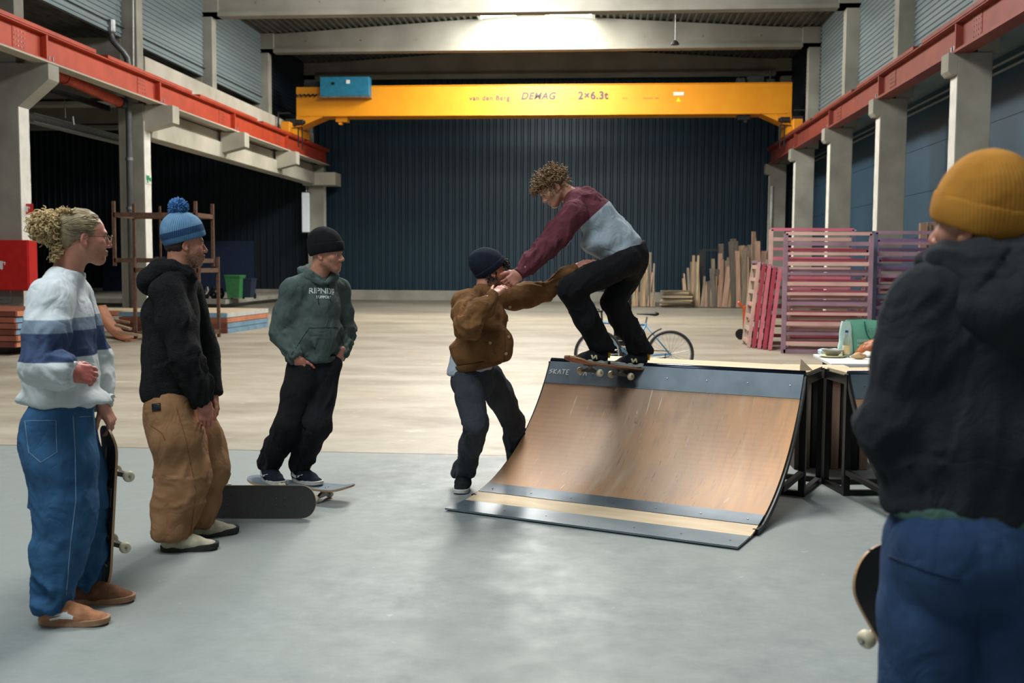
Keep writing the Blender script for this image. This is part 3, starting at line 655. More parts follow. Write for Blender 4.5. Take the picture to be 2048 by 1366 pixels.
def pallet(x, y, z, rot, label):
    r = thing('wood_pallet', (x,y,z), label, 'pallet', 'pale pallets behind the barriers'); M = T((x,y,z))@rz(rot)
    for i in range(5): MB().box((-.6,-.4+i*.175,.122),(.6,-.3+i*.175,.144), M).build('deck_board', woods[3], r)
    for j in (-.37,0,.37): MB().box((-.6,j-.05,0),(.6,j+.05,.02), M).box((-.6,j-.05,.1),(.6,j+.05,.122), M).build('runner', woods[3], r)
    for i in (-.53,0,.53):
        for j in (-.35,0,.35): MB().box((i-.07,j-.05,.02),(i+.07,j+.05,.1), M).build('block', woods[1], r)
pallet(5.1,25.5,.001,0,'lower pale wooden pallet glimpsed through the pink barriers'); pallet(5.1,25.5,.146,.05,'upper pale wooden pallet glimpsed through the pink barriers')
# orange sack truck
om = mat('orange_paint', (226,96,44), (206,84,36), .45); p = atY(1479,604,23.); q0 = atY(1486,650,23.)
r = thing('sack_truck', (q0.x,23,0), 'orange tubular sack truck parked beside the leaning pink panels', 'trolley')
MB().tube([(p.x-.03,22.9,p.z),(p.x+.03,23,p.z-.08),(p.x+.1,23,.7),(p.x+.12,23,.12)], .03, 8).tube([(p.x+.36,23.3,p.z),(p.x+.4,23.4,.7),(p.x+.42,23.4,.12)], .03, 8).tube([(p.x+.1,23,.72),(p.x+.4,23.4,.72)],.022,6).tube([(p.x+.1,23,.4),(p.x+.4,23.4,.4)],.022,6).build('frame', om, r, smooth=True)
for x, y in ((p.x+.05,23.1),(p.x+.36,23.5)): MB().lathe([(.0,-.03),(.11,-.03),(.12,0),(.11,.03),(0,.03)], (x,y,.12), (.6,.8,0), 16).build('wheel', blackm, r)
MB().box((p.x+.08,22.75,.01),(p.x+.45,23.2,.03)).build('toe_plate', om, r)
# ---- rusty stillages at the side
def stillage(a, b, Y0, Y1, z0, z1, label):
    r = thing('steel_stillage', ((a+b)/2,(Y0+Y1)/2,z0), label, 'rack', 'rusty stillages'); w = .06
    for x in (a,b):
        for y in (Y0,Y1): MB().bar((x,y,z0),(x,y,z1),w,w).build('post', rust, r)
    for y in (Y0,Y1):
        for z in (z0+.12,z1-.28): MB().bar((a,y,z),(b,y,z),w,.09).build('rail', rust, r)
    for x in (a,b):
        for z in (z0+.12,z1-.28): MB().bar((x,Y0,z),(x,Y1,z),w,.09).build('side_rail', rust, r)
    for i in range(1,3): x = a+(b-a)*i/3; MB().bar((x,Y1,z0+.1),(x,Y1,z1-.05),.035,.035).build('rear_bar', rust, r)
    for i in range(4): x = a+(b-a)*(i+.5)/4; MB().bar((x,Y0,z0+.14),(x,Y1,z0+.14),.08,.03).build('floor_slat', rust, r)
xa, xb = atY(270,600,20.9).x, atY(398,600,20.9).x
stillage(xa,xb,20.9,22.0,0,1.72,'lower rusty stillage rack beside the man in the pompom hat')
xa, xb = atY(229,600,21.1).x, atY(392,600,21.1).x
stillage(xa,xb,21.15,22.1,1.52,2.86,'upper rusty stillage rack with bare posts, above the lower one')
# ---- formwork panel stacks
fp = {n: mat('panel_%s' % n, c, None, .6, ns=4) for n, c in (('blue',(122,160,186)),('rust',(150,84,62)),('orange',(206,134,98)),('red',(116,58,46)),('ply',(206,186,156)),('white',(206,208,204)))}
def panel(x0, y0, x1, y1, z, h, rot, face, side, top, label, group):
    r = thing('formwork_panel', ((x0+x1)/2,(y0+y1)/2,z), label, 'panel', group); M = T((x1,y0,z))@rz(rot); a, b = x0-x1, y1-y0
    MB().box((a+.01,.01,.012),(-.01,b-.01,h-.004), M).build('plywood_face', top, r)
    MB().box((a,0,.004),(0,.05,h-.008), M).build('edge_bar', face, r); MB().box((-.05,.05,.004),(0,b,h-.008), M).build('edge_bar', side, r); MB().box((a,b-.05,.004),(-.05,b,h-.008), M).build('edge_bar', face, r)
c0 = G(454,667)
for i, (f, s, l) in enumerate((('red','blue','bottom'),('red','blue','second'),('rust','orange','third'),('blue','white','topmost'))):
    panel(c0.x-2.6,c0.y,c0.x,c0.y+2.6,i*.118,.115,-.05,fp[f],fp[s],fp['ply'], l+' framed panel of the four lying behind the man in black fleece', 'low panel stack')
c0 = G(300,652)
for i, (f, s, l) in enumerate((('rust','orange','bottom'),('white','orange','second'),('orange','orange','topmost'))):
    panel(c0.x-2.6,c0.y-.3,c0.x,c0.y+1.2,i*.135,.13,.03,fp[f],fp[s],fp['ply'], l+' pale edged panel lying flat under the rusty racks', 'panels under the racks')
c0 = G(30,712)
for i in range(6):
    panel(c0.x-2.4,c0.y,c0.x+.03*(i%2),c0.y+1.9,.14+i*.105,.1,-.1,fp[('red','rust','red','rust','rust','red')[i]],fp[('orange','orange','blue','blue','blue','orange')[i]],fp['rust'], ('lowest','second','third','fourth','fifth','topmost')[i]+' red brown panel of the stack below the hose cabinet', 'panels below the hose cabinet')
for k in (0,1): tag(MB().box((c0.x-2.2+1.6*k,c0.y+.1,0),(c0.x-2.0+1.6*k,c0.y+1.8,.14)).build('support_beam', darksteel), ('dark bearer under the red brown panel stack, outer end','dark bearer under the red brown panel stack, end nearer the hall')[k], 'bearer')
# curved plywood offcut with scrap wood
a = G(200,668); b = G(266,682)
rows = []
for j in range(2):
    rows.append([Vector((a.x+(b.x-a.x)*t, a.y+(b.y-a.y)*t+j*.6-.3, .012+.62*(1-t)**2.4)) for t in [i/14 for i in range(15)]])
r = thing('curved_sheet', (a.x+.5,a.y+.4,0), 'curved red brown plywood sheet lying on the floor by the racks', 'plywood sheet')
loft(rows, 'sheet', mat('curved_ply',(170,112,80),(140,88,60),.6,ns=3,stretch=(1,8,1)), r, .02)
for i, (px, py, dx, ang, l) in enumerate(((226,655,.5,.3,'long'),(236,664,.42,-.4,'tilted'),(244,672,.4,.2,'short'),(262,668,.3,.6,'pale'))):
    c = G(px,py+14); M = T((c.x,c.y+.25,.06+.06*(3-i)+.03))@rz(ang)@Matrix.Rotation(.18,4,'Y')
    tag(MB().box((-dx/2,-.05,0),(dx/2,.05,.05), M).build('scrap_block', woods[3 if i%2 else 1], bevel=.004), l+' scrap wood piece lying on the curved plywood sheet', 'scrap wood', 'scrap wood on the curved sheet')
# bins and rubbish bags on the low platform
p = atY(463,606,36.4); gm = mat('bin_green',(62,126,76),(52,110,66),.45); bm = mat('bin_navy',(30,42,66),(26,36,58),.45)
def wheelie(x, y, z, m, h, label):
    r = thing('wheelie_bin', (x,y,z), label, 'bin', 'bins on the platform'); w = .27
    mb = MB(); rows = [[(x+sx*w*f, y+sy*w*f*1.1, z+hh) for sx,sy in ((-1,-1),(1,-1),(1,1),(-1,1))] for hh, f in ((.05,.78),(h*.9,1.0),(h*.9,1.06),(h*.95,1.06))]
    mb.grid(rows, closed=True); mb.f += [(3,2,1,0),(12,13,14,15)]; mb.mi += [0,0]; mb.build('body', m, r)
    MB().box((x-w*1.1,y-w*1.25,z+h*.95),(x+w*1.1,y+w*1.25,z+h)).build('lid', m, r, bevel=.02)
    for s in (-1,1): MB().lathe([(0,-.025),(.1,-.025),(.1,.025),(0,.025)], (x+s*w*.8,y+w*.95,z+.1), (1,0,0), 14).build('wheel', blackm, r)
wheelie(p.x,36.8,.3,gm,.86,'green wheelie bin on the low concrete platform'); p2 = atY(490,606,37); wheelie(p2.x,37.2,.3,bm,.74,'dark navy wheelie bin beside the green bin')
for i, (px, s, l) in enumerate(((394,.32,'flat'),(412,.34,'round'),(428,.32,'bulging'),(442,.28,'small'))):
    q = atY(px,606,37); sd = SDF(.03); sd.ell((q.x,37,.3+s*.48), (s*.42,s*.6,s*.5), k=.1).ell((q.x+.04,37,.3+s*.8), (s*.3,s*.3,s*.3), k=.1).ell((q.x,37,.3+s*1.12),(.07,.07,.1),k=.1)
    V, F = sd.mesh(); V = V+normals(V,F)*(vnoise(V*7,i)*.035)[:,None]; V[:,2] = np.maximum(V[:,2],.302)
    tag(link('rubbish_bag', np_mesh('rubbish_bag',V,F), mat('bag_black',(18,20,24),(26,28,33),.3)), l+' black rubbish bag lying beside the green bin', 'rubbish bag', 'black rubbish bags')
# ================================================================ quarter pipes
ply = mat('ramp_ply', (196,150,108), (168,124,88), .4, ns=2.2, stretch=(1.2,5,5), detail=8, bump=.05, bs=40, contrast=(.3,.75))
def ramp_ply_mat():
    m = mat('worn_ply', (208,152,98), (164,122,86), .55, ns=1.4, stretch=(1,.7,.7), detail=8, contrast=(.38,.66)); nt = m.node_tree; N = nt.nodes; L = nt.links; b = N['Principled BSDF']
    tc = N.new('ShaderNodeTexCoord'); old = b.inputs['Base Color'].links[0].from_socket
    def layer(sc, st, lo, hi, amt, c, rot=0, dist=0):
        nonlocal old
        mp = N.new('ShaderNodeMapping'); mp.inputs['Scale'].default_value = st; mp.inputs['Rotation'].default_value = (0,0,rot); L.new(tc.outputs['Object'], mp.inputs['Vector'])
        n = N.new('ShaderNodeTexNoise'); n.inputs['Scale'].default_value = sc; n.inputs['Detail'].default_value = 6; n.inputs['Distortion'].default_value = dist; L.new(mp.outputs[0], n.inputs['Vector'])
        r = N.new('ShaderNodeMapRange'); r.inputs[1].default_value = lo; r.inputs[2].default_value = hi; r.inputs[4].default_value = amt; L.new(n.outputs[0], r.inputs[0])
        x = N.new('ShaderNodeMix'); x.data_type = 'RGBA'; x.inputs['B'].default_value = (*lin(c),1); L.new(r.outputs[0], x.inputs['Factor']); L.new(old, x.inputs['A']); old = x.outputs['Result']
    layer(3, (9,1.0,1.0), .45, .72, .45, (150,120,98)); clean = old
    layer(2.0, (7,.8,.8), .55, .72, .6, (206,184,156)); layer(.9,(1,1,1), .3, .62, .8, (146,124,104)); layer(1.7,(2,1,1), .55, .7, .55, (112,96,84))
    for sc, ro, di in ((5,.55,1.2),(5,-.65,1.5),(7,.2,2.5),(6,-1.2,2.0)): layer(sc, (10,.9,.9), .66, .71, .6, (96,82,72), ro, di)
    layer(4, (8,.8,.8), .68, .74, .8, (222,206,182), .25, .8)
    sp = N.new('ShaderNodeSeparateXYZ'); L.new(tc.outputs['Object'], sp.inputs[0])           # the edges are ridden less
    def rng(v, a, b_): q = N.new('ShaderNodeMapRange'); q.interpolation_type = 'SMOOTHSTEP'; q.inputs[1].default_value = a; q.inputs[2].default_value = b_; L.new(v, q.inputs[0]); return q.outputs[0]
    mu = N.new('ShaderNodeMath'); mu.operation = 'MULTIPLY'; L.new(rng(sp.outputs[0],-.1,.75), mu.inputs[0]); L.new(rng(sp.outputs[0],2.05,1.3), mu.inputs[1])
    x = N.new('ShaderNodeMix'); x.data_type = 'RGBA'; L.new(mu.outputs[0], x.inputs['Factor']); L.new(clean, x.inputs['A']); L.new(old, x.inputs['B']); old = x.outputs['Result']
    L.new(old, b.inputs['Base Color']); return m
worn = ramp_ply_mat()
strip_grey = mat('steel_strip', (92,104,112), (76,88,96), .45, .35, ns=5, detail=7)
strip_lite = mat('toe_steel', (112,126,134), (96,110,118), .42, .35, ns=4, detail=7)
deck_ply = mat('deck_ply', (222,200,166), (204,178,142), .6, ns=3, stretch=(1,6,6))
coping_m = mat('coping_steel', (40,46,62), (30,36,50), .22, .7, ns=9)
RR = 1.66; TH = math.acos(1-.85/RR); V0 = .12
def prof(s):                                                    # arc length from the toe -> (v, z)
    if s < V0: return s, .012+.1*s*0
    a = (s-V0)/RR; return V0+RR*math.sin(a), .012+RR*(1-math.cos(a))
SEND = V0+RR*TH
def quarter_pipe(name, O, ang, W, deck, label, text=None):
    M = T((O[0],O[1],0))@rz(ang)
    r = thing(name, (M@Vector((W/2,1,0)))[:], label, 'skate ramp', 'plywood quarter pipes')
    def sheet(nm, s0, s1, off, m, th, n=24):
        mb = MB(); rows = []
        for i in range(n+1):
            s = s0+(s1-s0)*i/n; v, z = prof(s); a = 0 if s < V0 else (s-V0)/RR
            rows.append([(0,v-math.sin(a)*off,z+math.cos(a)*off),(W,v-math.sin(a)*off,z+math.cos(a)*off),(W,v+math.sin(a)*(th-off),z-math.cos(a)*(th-off)),(0,v+math.sin(a)*(th-off),z-math.cos(a)*(th-off))])
        mb.grid(rows, closed=True); mb.f += [(3,2,1,0),tuple(4*n+j for j in range(4))]; mb.mi += [0,0]
        return mb.build(nm, m, r, M=M)
    sheet('toe_plate', 0, .25, .008, strip_lite, .012, 10); sheet('plywood_strip', .25, .44, .004, deck_ply, .012, 8); sheet('joint_plate', .44, .58, .008, strip_grey, .014, 8)
    sheet('riding_surface', .58, SEND-.2, .004, worn, .016); sheet('top_plate', SEND-.2, SEND-.012, .008, strip_grey, .016, 8)
    vt, ztop = prof(SEND); MB().tube([(-.005,vt+.018,ztop-.012),(W+.005,vt+.018,ztop-.012)], .03, 14).build('coping', coping_m, r, M=M, smooth=True)
    MB().box((.0,vt+.045,ztop-.02),(W,vt+deck,ztop)).build('deck', deck_ply, r, M=M)
    for x in (0, W):
        mb = MB(); pts = [prof(.36+(SEND-.36)*i/26) for i in range(0,27)]
        for p, q in zip(pts, pts[1:]): mb.bar((x,p[0]+.012,max(.018,p[1]-.028)),(x,q[0]+.012,max(.018,q[1]-.028)),.035,.04)
        mb.build('curved_rail', blackm, r, M=M)
        MB().bar((x,vt+.02,0),(x,vt+.02,ztop-.01),.045,.045).build('post', blackm, r, M=M); MB().bar((x,vt+deck-.02,0),(x,vt+deck-.02,ztop-.01),.04,.04).build('post', blackm, r, M=M)
        MB().bar((x,vt+.02,.02),(x,vt+deck-.02,.02),.04,.04).build('side_rail', blackm, r, M=M); MB().bar((x,vt+.02,ztop-.05),(x,vt+deck-.02,ztop-.05),.04,.06).build('side_rail', blackm, r, M=M)
        MB().bar((x,1.0,.16),(x,vt+.06,.17),.035,.035).build('lower_brace', blackm, r, M=M)
    for v, z in ((vt+.02,.02),(1.05,.2),(vt+deck-.02,.02),(vt+deck-.02,ztop-.05)): MB().bar((0,v,z),(W,v,z),.035,.035).build('cross_rail', blackm, r, M=M)
    for s in (.12,.5,SEND-.1):
        v, z = prof(s); a = 0 if s < V0 else (s-V0)/RR
        for i in range(7): MB().lathe([(.007,0),(.005,.003),(0,.003)], (.08+i*(W-.16)/6,v-math.sin(a)*.009,z+math.cos(a)*.009), (0,-math.sin(a),math.cos(a)), 6).build('screw_head', steel, r, M=M)
    if text:
        s = SEND-.1; v, z = prof(s); a = (s-V0)/RR
        Mt = M@T((.13,v-math.sin(a)*.011,z+math.cos(a)*.011))@Matrix.Rotation(a,4,'X')
        def stroke(mb, pts, w=.006): 
            for p, q in zip(pts, pts[1:]): mb.bar((p[0],p[1],0),(q[0],q[1],0),w,.002,(0,0,1))
        mb = MB(); h = .04
        L_ = {'S':[[(.022,1),(.0,.62),(.024,.45),(.003,0)]], 'K':[[(0,1),(0,0)],[(.022,1),(0,.45),(.024,0)]], 'A':[[(0,0),(.011,1),(.024,0)]], 'T':[[(-.005,1),(.026,1)],[(.011,1),(.011,0)]], 'E':[[(.02,1),(0,1),(0,0),(.02,0)],[(0,.5),(.015,.5)]], 'I':[[(.01,.8),(.01,0)]]}
        L_ = {k: [[(a, b*h) for a, b in q] for q in v] for k, v in L_.items()}
        x = -.115
        for ch in 'SKATE  IA':
            for pts in L_.get(ch, []): stroke(mb, [(x+p[0],p[1]-h/2) for p in pts])
            x += .036
        mb.build('hand_lettering', white_paint, r, M=Mt)
    return r, M, vt, ztop
ANG = math.atan2(-.394,.919)
ramp, RM, VT, ZT = quarter_pipe('quarter_pipe', (-.985,6.668), ANG, 1.935, .6, 'plywood quarter pipe with grey steel strips that the skater drops into', 'SKATE')
R2O = Vector((1.735,7.41,0))
a2 = math.radians(9); o2 = R2O-Vector((-math.sin(a2),math.cos(a2),0))*VT
quarter_pipe('quarter_pipe', (o2.x,o2.y), a2, 1.9, .42, 'second plywood quarter pipe, half hidden behind the man in the black hoodie')
# boards stored upright behind the ramps
base = G(1595,962); gs_ = 'panels stored on edge between the ramps'
for i, (x0, x1, m, l) in enumerate(((1589,1600,woods[2],'dark perforated'),(1606,1620,woods[0],'grey'),(1622,1642,darksteel,'black'),(1643,1656,mat('orange_ply',(170,112,66),(140,90,54),.6,ns=3),'orange'),(1662,1678,woods[4],'rosy'),(1679,1690,woods[2],'dark grey'),(1694,1716,blackm,'wide black'),(1718,1736,woods[4],'outer rosy'))):
    Y = 8.35+.04*(i%3); a = atY(x0,900,Y); b = atY(x1,900,Y)
    q = tag(MB().box((a.x,Y,.001),(b.x,Y+.7,.7+.02*(i%2))).build('stored_panel', m, bevel=.004), l+' panel stored on edge under the ramp decks', 'panel', gs_)
a = atY(1600,760,8.3); b = atY(1735,760,8.3)
tag(MB().box((a.x,8.32,.745),(b.x,9.1,.765)).build('plywood_sheet', deck_ply, bevel=.003), 'pale plywood sheet lying on top of the stored panels', 'plywood sheet')
a, b, c = G(1600,716,.87), G(1600,742,.87), G(1626,741,.87)
w3 = MB().add([tuple(b),tuple(c),(c.x+.0,c.y+.02,.87),(b.x,b.y+.02,.87),(b.x+.005,b.y+.01,.955),(b.x+.005,b.y+.03,.955)], [(0,1,4),(1,2,5,4),(2,3,5),(3,0,4,5),(0,3,2,1)])
tag(w3.build('plywood_wedge', deck_ply), 'small triangular plywood offcut standing on the ramp deck', 'plywood offcut')
# ================================================================ table and what lies on it
TZ = .745
bl, fl = G(1626,708,TZ), G(1662,727,TZ); ux = Vector((1,.03,0)).normalized(); TL = 1.5
M_t = lambda s, t: bl.lerp(fl, t)+ux*s
r = thing('folding_table', (M_t(TL/2,.5).x,M_t(TL/2,.5).y,0), 'white topped folding table with black legs behind the ramps', 'table')
mb = MB(); c4 = [M_t(0,0),M_t(0,1),M_t(TL,1),M_t(TL,0)]; mb.prism([(c.x,c.y) for c in c4], TZ-.03, TZ); mb.build('tabletop', mat('table_white',(226,228,226),(212,214,212),.4), r, bevel=.006)
for s, t in ((.1,.1),(.1,.85),(TL-.1,.1),(TL-.1,.85)): c = M_t(s,t); MB().bar((c.x,c.y,0),(c.x,c.y,TZ-.03),.04,.04).build('leg', blackm, r)
for t in (.1,.85): MB().bar(M_t(.1,t)-Vector((0,0,.06)),M_t(TL-.1,t)-Vector((0,0,.06)),.03,.06).build('apron_rail', blackm, r)
def TP(x, y): q = G(x, y, TZ+.002); return q
def px(d): return d/2100
q = TP(1664,714); d = proj(q)[2]; k = px(d)
r = thing('plate', q, 'pale yellow plate under the grey bowl', 'plate'); MB().lathe([(.0,.0),(.085,.0),(.125,.014),(.12,.018),(.08,.006),(0,.006)], q, n=28).build('dish', mat('plate_cream',(226,220,176),(214,206,160),.35), r, smooth=True)
qb = q+Vector((0,0,.0075)); tag(MB().lathe([(0,0),(.045,0),(.06,.012),(.09,.05),(.1,.062),(.094,.062),(.055,.016),(0,.012)], qb, n=28).build('bowl', mat('bowl_grey',(150,148,132),(136,132,116),.35), smooth=True), 'grey stoneware bowl on the pale yellow plate', 'bowl')
q = TP(1692,714); r = thing('bottle', q, 'clear glass bottle with a blue cap and printed label', 'bottle')
MB().lathe([(0,0),(.032,0),(.034,.01),(.034,.14),(.028,.175),(.014,.21),(.013,.245),(0,.245)], q, n=20).build('glass', mat('bottle_glass',(196,206,190),(186,196,180),.08,trans=.6), r, smooth=True)
MB().lathe([(.0345,.03),(.0348,.031),(.0348,.11),(.0345,.111)], q, n=20).build('paper_label', mat('label_cream',(232,224,190),(232,196,110),.6,ns=14), r, smooth=True)
MB().lathe([(.015,.232),(.015,.252),(0,.253)], q, n=16).build('cap', mat('cap_blue',(34,74,150),None,.4), r)
q = TP(1652,711); tag(MB().lathe([(.0,0),(.016,0),(.016,.014),(0,.016)], q, n=14).build('screw_top', MC['cap_blue']), 'loose blue bottle cap on the table beside the bowl', 'bottle cap')
q = TP(1655,709); mb = MB(); rows = [[(q.x+x, q.y+y-.02, TZ+.004+z) for x,z in ((-.08,.0),(-.085,.04),(-.04,.055),(.03,.05),(.09,.058),(.095,.0))] for y in (-.08,-.03,.03,.08)]; mb.grid(rows, closed=True); mb.f += [(5,4,3,2,1,0),tuple(18+i for i in range(6))]; mb.mi += [0,0]
tag(mb.build('tissue_pack', mat('pack_blue',(170,206,226),(206,224,232),.35,ns=10), bevel=.006), 'pale blue plastic pack lying behind the bowl', 'pack')
# tote bags
q = TP(1724,708); d = proj(q)[2]; k = px(d)
def tote(c, w0, w1, h, dep, m, name, label, seed, strap=True):
    r = thing(name, c, label, 'bag'); rows = []
    for i in range(9):
        t = i/8; w = w0+(w1-w0)*t; dd = dep*(1-.5*t); row = []
        for j in range(28):
            a = 2*math.pi*j/28; ca, sa = math.cos(a), math.sin(a); e = .45
            x = math.copysign(abs(ca)**e, ca)*w/2; y = math.copysign(abs(sa)**e, sa)*dd/2
            n = vnoise(np.array([[x*14+seed,y*14,t*5]]),3)[0]*.012*(.3+t)
            row.append((c[0]+x+n, c[1]+y+n, c[2]+h*t+(n*.6 if i == 8 else 0)))
        rows.append(row)
    mb = MB(); mb.grid(rows, closed=True); mb.f.append(tuple(range(27,-1,-1))); mb.mi.append(0); mb.build('bag_body', m, r, smooth=True)
    return r
mint = mat('bag_mint',(122,196,168),(104,180,150),.55,ns=5); mint_l = mat('bag_pale_mint',(196,226,216),(176,212,200),.55,ns=5); strapm = mat('strap_green',(12,106,92),(10,92,80),.6)
tc_ = q+Vector((0,-.02,0)); b1 = tote(tc_, 88*k*1.05, 62*k*1.08, 69*k, .15, mint, 'tote_bag', 'mint green shopping bag with dark green straps on the table', 1)
def TB(x, y, off=.0): v = P(x, y, d-.1-off); return v
mb = MB(); pts = [TB(1729,643),TB(1731,660),TB(1735,672),TB(1741,679),TB(1747,677),TB(1753,668),TB(1756,655),TB(1755,641)]
for p0, p1 in zip(pts[:3], pts[1:4]): mb.bar(p0,p1,.004,.03,(0,1,0))
for p0, p1 in zip(pts[3:], pts[4:]): mb.bar(p0,p1,.004,.012,(0,1,0))
mb.build('strap', strapm, b1)
Mtx = lambda x, y: T(TB(x,y,.012))@Matrix.Rotation(math.pi/2,4,'X')
text_mesh('GEREC', .036, 'printed_lettering', white_paint, b1, Mtx(1726,682)); text_mesh('MAT', .036, 'printed_lettering', white_paint, b1, Mtx(1722,691))
mb = MB(); cc_ = TB(1741,661,.005)
for a in range(3): mb.tube([cc_+Vector((math.cos(a*2.1+.5+u)*.022,-.002,math.sin(a*2.1+.5+u)*.022)) for u in (0,.5,1,1.5)], .003, 5)
mb.build('printed_emblem', mat('emblem_green',(74,150,120),None,.6), b1)
tote(TP(1690,709)+Vector((0,.0,0)), 30*k, 18*k, 66*k, .1, mint_l, 'tote_bag', 'pale mint bag behind the bottle and the green bag', 5)
q = TP(1746,712); sd = SDF(.012); sd.ell(q+Vector((0,.0,.07)), (.13,.09,.075), k=.03).ell(q+Vector((.07,.01,.11)), (.1,.08,.06), k=.05).ell(q+Vector((-.1,0,.03)),(.07,.06,.035),k=.04); V, F = sd.mesh(2); V = V+normals(V,F)*(vnoise(V*28,2)*.007)[:,None]; V[:,2] = np.maximum(V[:,2],TZ+.002)
tag(link('leather_pouch', np_mesh('leather_pouch',V,F), mat('leather_brown',(176,98,46),(150,80,38),.5,ns=12)), 'crumpled brown leather pouch leaning against the green bag', 'pouch')
q = TP(1716,718); sd = SDF(.008); sd.chain([q+Vector((-.05,0,.022)),q+Vector((.0,0,.03)),q+Vector((.05,0,.026))],[.018,.03,.026],.02); V, F = sd.mesh(1); V = V+normals(V,F)*(vnoise(V*50,4)*.004)[:,None]; V[:,2] = np.maximum(V[:,2],TZ+.002)
tag(link('bread_roll', np_mesh('bread_roll',V,F), mat('bread',(206,172,126),(176,134,88),.8,ns=16)), 'torn bread roll at the front of the table', 'bread')
q = TP(1738,714); sd = SDF(.01); sd.ell(q+Vector((0,.0,.015)),(.12,.07,.02),k=.02).ell(q+Vector((.03,.03,.03)),(.07,.04,.025),k=.03); V, F = sd.mesh(1); V = V+normals(V,F)*(vnoise(V*30,6)*.008)[:,None]; V[:,2] = np.maximum(V[:,2],TZ+.002)
tag(link('paper_bag', np_mesh('paper_bag',V,F), mat('paper_white',(232,228,220),(216,208,196),.7,ns=9)), 'flat white paper bag beside the bread roll', 'paper bag')
# ================================================================ bicycle
BD = 14.9
def B(x, y, off=0): return P(x, y, BD+off)
bk = B(1340,708); fw = B(1196,707); RW = .342
for v in (bk, fw): v.z = RW
ba = thing('bicycle', ((bk.x+fw.x)/2,(bk.y+fw.y)/2,0), 'blue bicycle parked behind the ramp with straight handlebars', 'bicycle')
blue = mat('bike_blue',(96,148,184),(80,132,168),.35,.2); tyre = mat('tyre',(34,34,36),(44,44,46),.7); chrome = mat('chrome',(196,198,200),(170,172,174),.25,.8)
axb = (bk-fw).normalized(); side = Vector((axb.y,-axb.x,0))
def wheel(c, name):
    circ = lambda R, o=0: [c+(axb*math.cos(a)+Vector((0,0,1))*math.sin(a))*R+side*o for a in [2*math.pi*i/40 for i in range(40)]]
    w = MB().tube(circ(RW-.018), .018, 8, closed=True).build(name, tyre, ba, smooth=True)
    MB().tube(circ(RW-.045), .011, 6, closed=True).build('rim', chrome, w, smooth=True)
    mb = MB()
    for i in range(28):
        a = 2*math.pi*i/28; b2 = a+(.5 if i%2 else -.5); o = .025 if i%4 < 2 else -.025
        mb.tube([c+(axb*math.cos(b2)+Vector((0,0,1))*math.sin(b2))*.022+side*o, c+(axb*math.cos(a)+Vector((0,0,1))*math.sin(a))*(RW-.05)], .0016, 4, cap=False)
    mb.build('spokes', chrome, w); MB().tube([c-side*.05,c+side*.05], .02, 10).build('hub', chrome, w)
wheel(bk,'rear_wheel'); wheel(fw,'front_wheel')
BB, ST, HT, HB = B(1262,713), B(1291,650), B(1204,641), B(1201,665); sa = B(1294,634)
mb = MB().tube([ST,HT+(HB-HT)*.2],.015,10).tube([HB,BB],.018,10).tube([BB,ST+(ST-BB)*.06],.016,10).tube([HT,HB],.02,10)
mb.build('frame', blue, ba, smooth=True)
for s in (-.05,.05): MB().tube([ST,bk+side*s],.009,8).tube([BB,bk+side*s],.01,8).build('rear_stay', blue, ba, smooth=True)
for s in (-.05,.05): MB().tube([HB,HB+side*s+Vector((0,0,-.02)),fw+side*s],.012,8).build('fork_blade', blue, ba, smooth=True)
MB().tube([ST,sa],.013,8).build('seat_post', chrome, ba)
sd = SDF(.009); c = B(1296,628); sd.chain([c-axb*.15,c-axb*.02,c+axb*.1],[.018,.03,.06],.02,n=(0,0,1),sc=.5); V, F = sd.mesh(2); link('saddle', np_mesh('saddle',V,F), blackm, ba)
stm = B(1203,624); MB().tube([HT,stm],.014,8).tube([stm,stm-axb*.07+Vector((0,0,.02))],.014,8).build('stem', darksteel, ba)
hb = stm-axb*.07+Vector((0,0,.02)); MB().tube([hb-side*.3+axb*.05,hb-side*.1,hb+side*.1,hb+side*.3+axb*.05],.012,8).build('handlebar', blackm, ba, smooth=True)
for s in (-1,1):
    MB().tube([hb+side*.3*s+axb*.05,hb+side*.22*s+axb*.03],.018,10).build('grip', blackm, ba)
    MB().tube([hb+side*.2*s,hb+side*.2*s-axb*.05+Vector((0,0,-.02)),B(1190,640)+side*.02*s],.004,5).build('brake_cable', blackm, ba)
MB().tube([hb,B(1188,608),B(1181,600),B(1177,607)],.008,6).tube([B(1177,607)-side*.05,B(1177,607)+side*.05],.02,8).build('front_lamp', darksteel, ba)
MB().lathe([(.0,-.006),(.095,-.006),(.095,.006),(0,.006)], BB-side*.06, side, 24).build('chainring', darksteel, ba)
MB().tube([BB-side*.09,BB-side*.09+axb*.1+Vector((0,0,-.14))],.011,6).bar(BB-side*.09+axb*.1+Vector((0,0,-.14)),BB-side*.19+axb*.1+Vector((0,0,-.14)),.08,.02).tube([BB+side*.09,BB+side*.09-axb*.1+Vector((0,0,.14))],.011,6).bar(BB+side*.09-axb*.1+Vector((0,0,.14)),BB+side*.19-axb*.1+Vector((0,0,.14)),.08,.02).build('crank', chrome, ba)
mb = MB(); mb.tube([BB-side*.06+Vector((0,0,.095)),bk-side*.06+Vector((0,0,.04))],.006,4).tube([BB-side*.06-Vector((0,0,.095)),bk-side*.06-Vector((0,0,.04))],.006,4); mb.build('chain', darksteel, ba)
circ = [bk+(axb*math.cos(a)+Vector((0,0,1))*math.sin(a))*.385 for a in [1.9+i*.12 for i in range(9)]]
MB().tube(circ,.012,6).build('mudguard', darksteel, ba); MB().tube([B(1330,706)+side*.06,Vector((B(1322,700).x,bk.y,0))+side*.16],.008,6).build('kickstand', darksteel, ba)
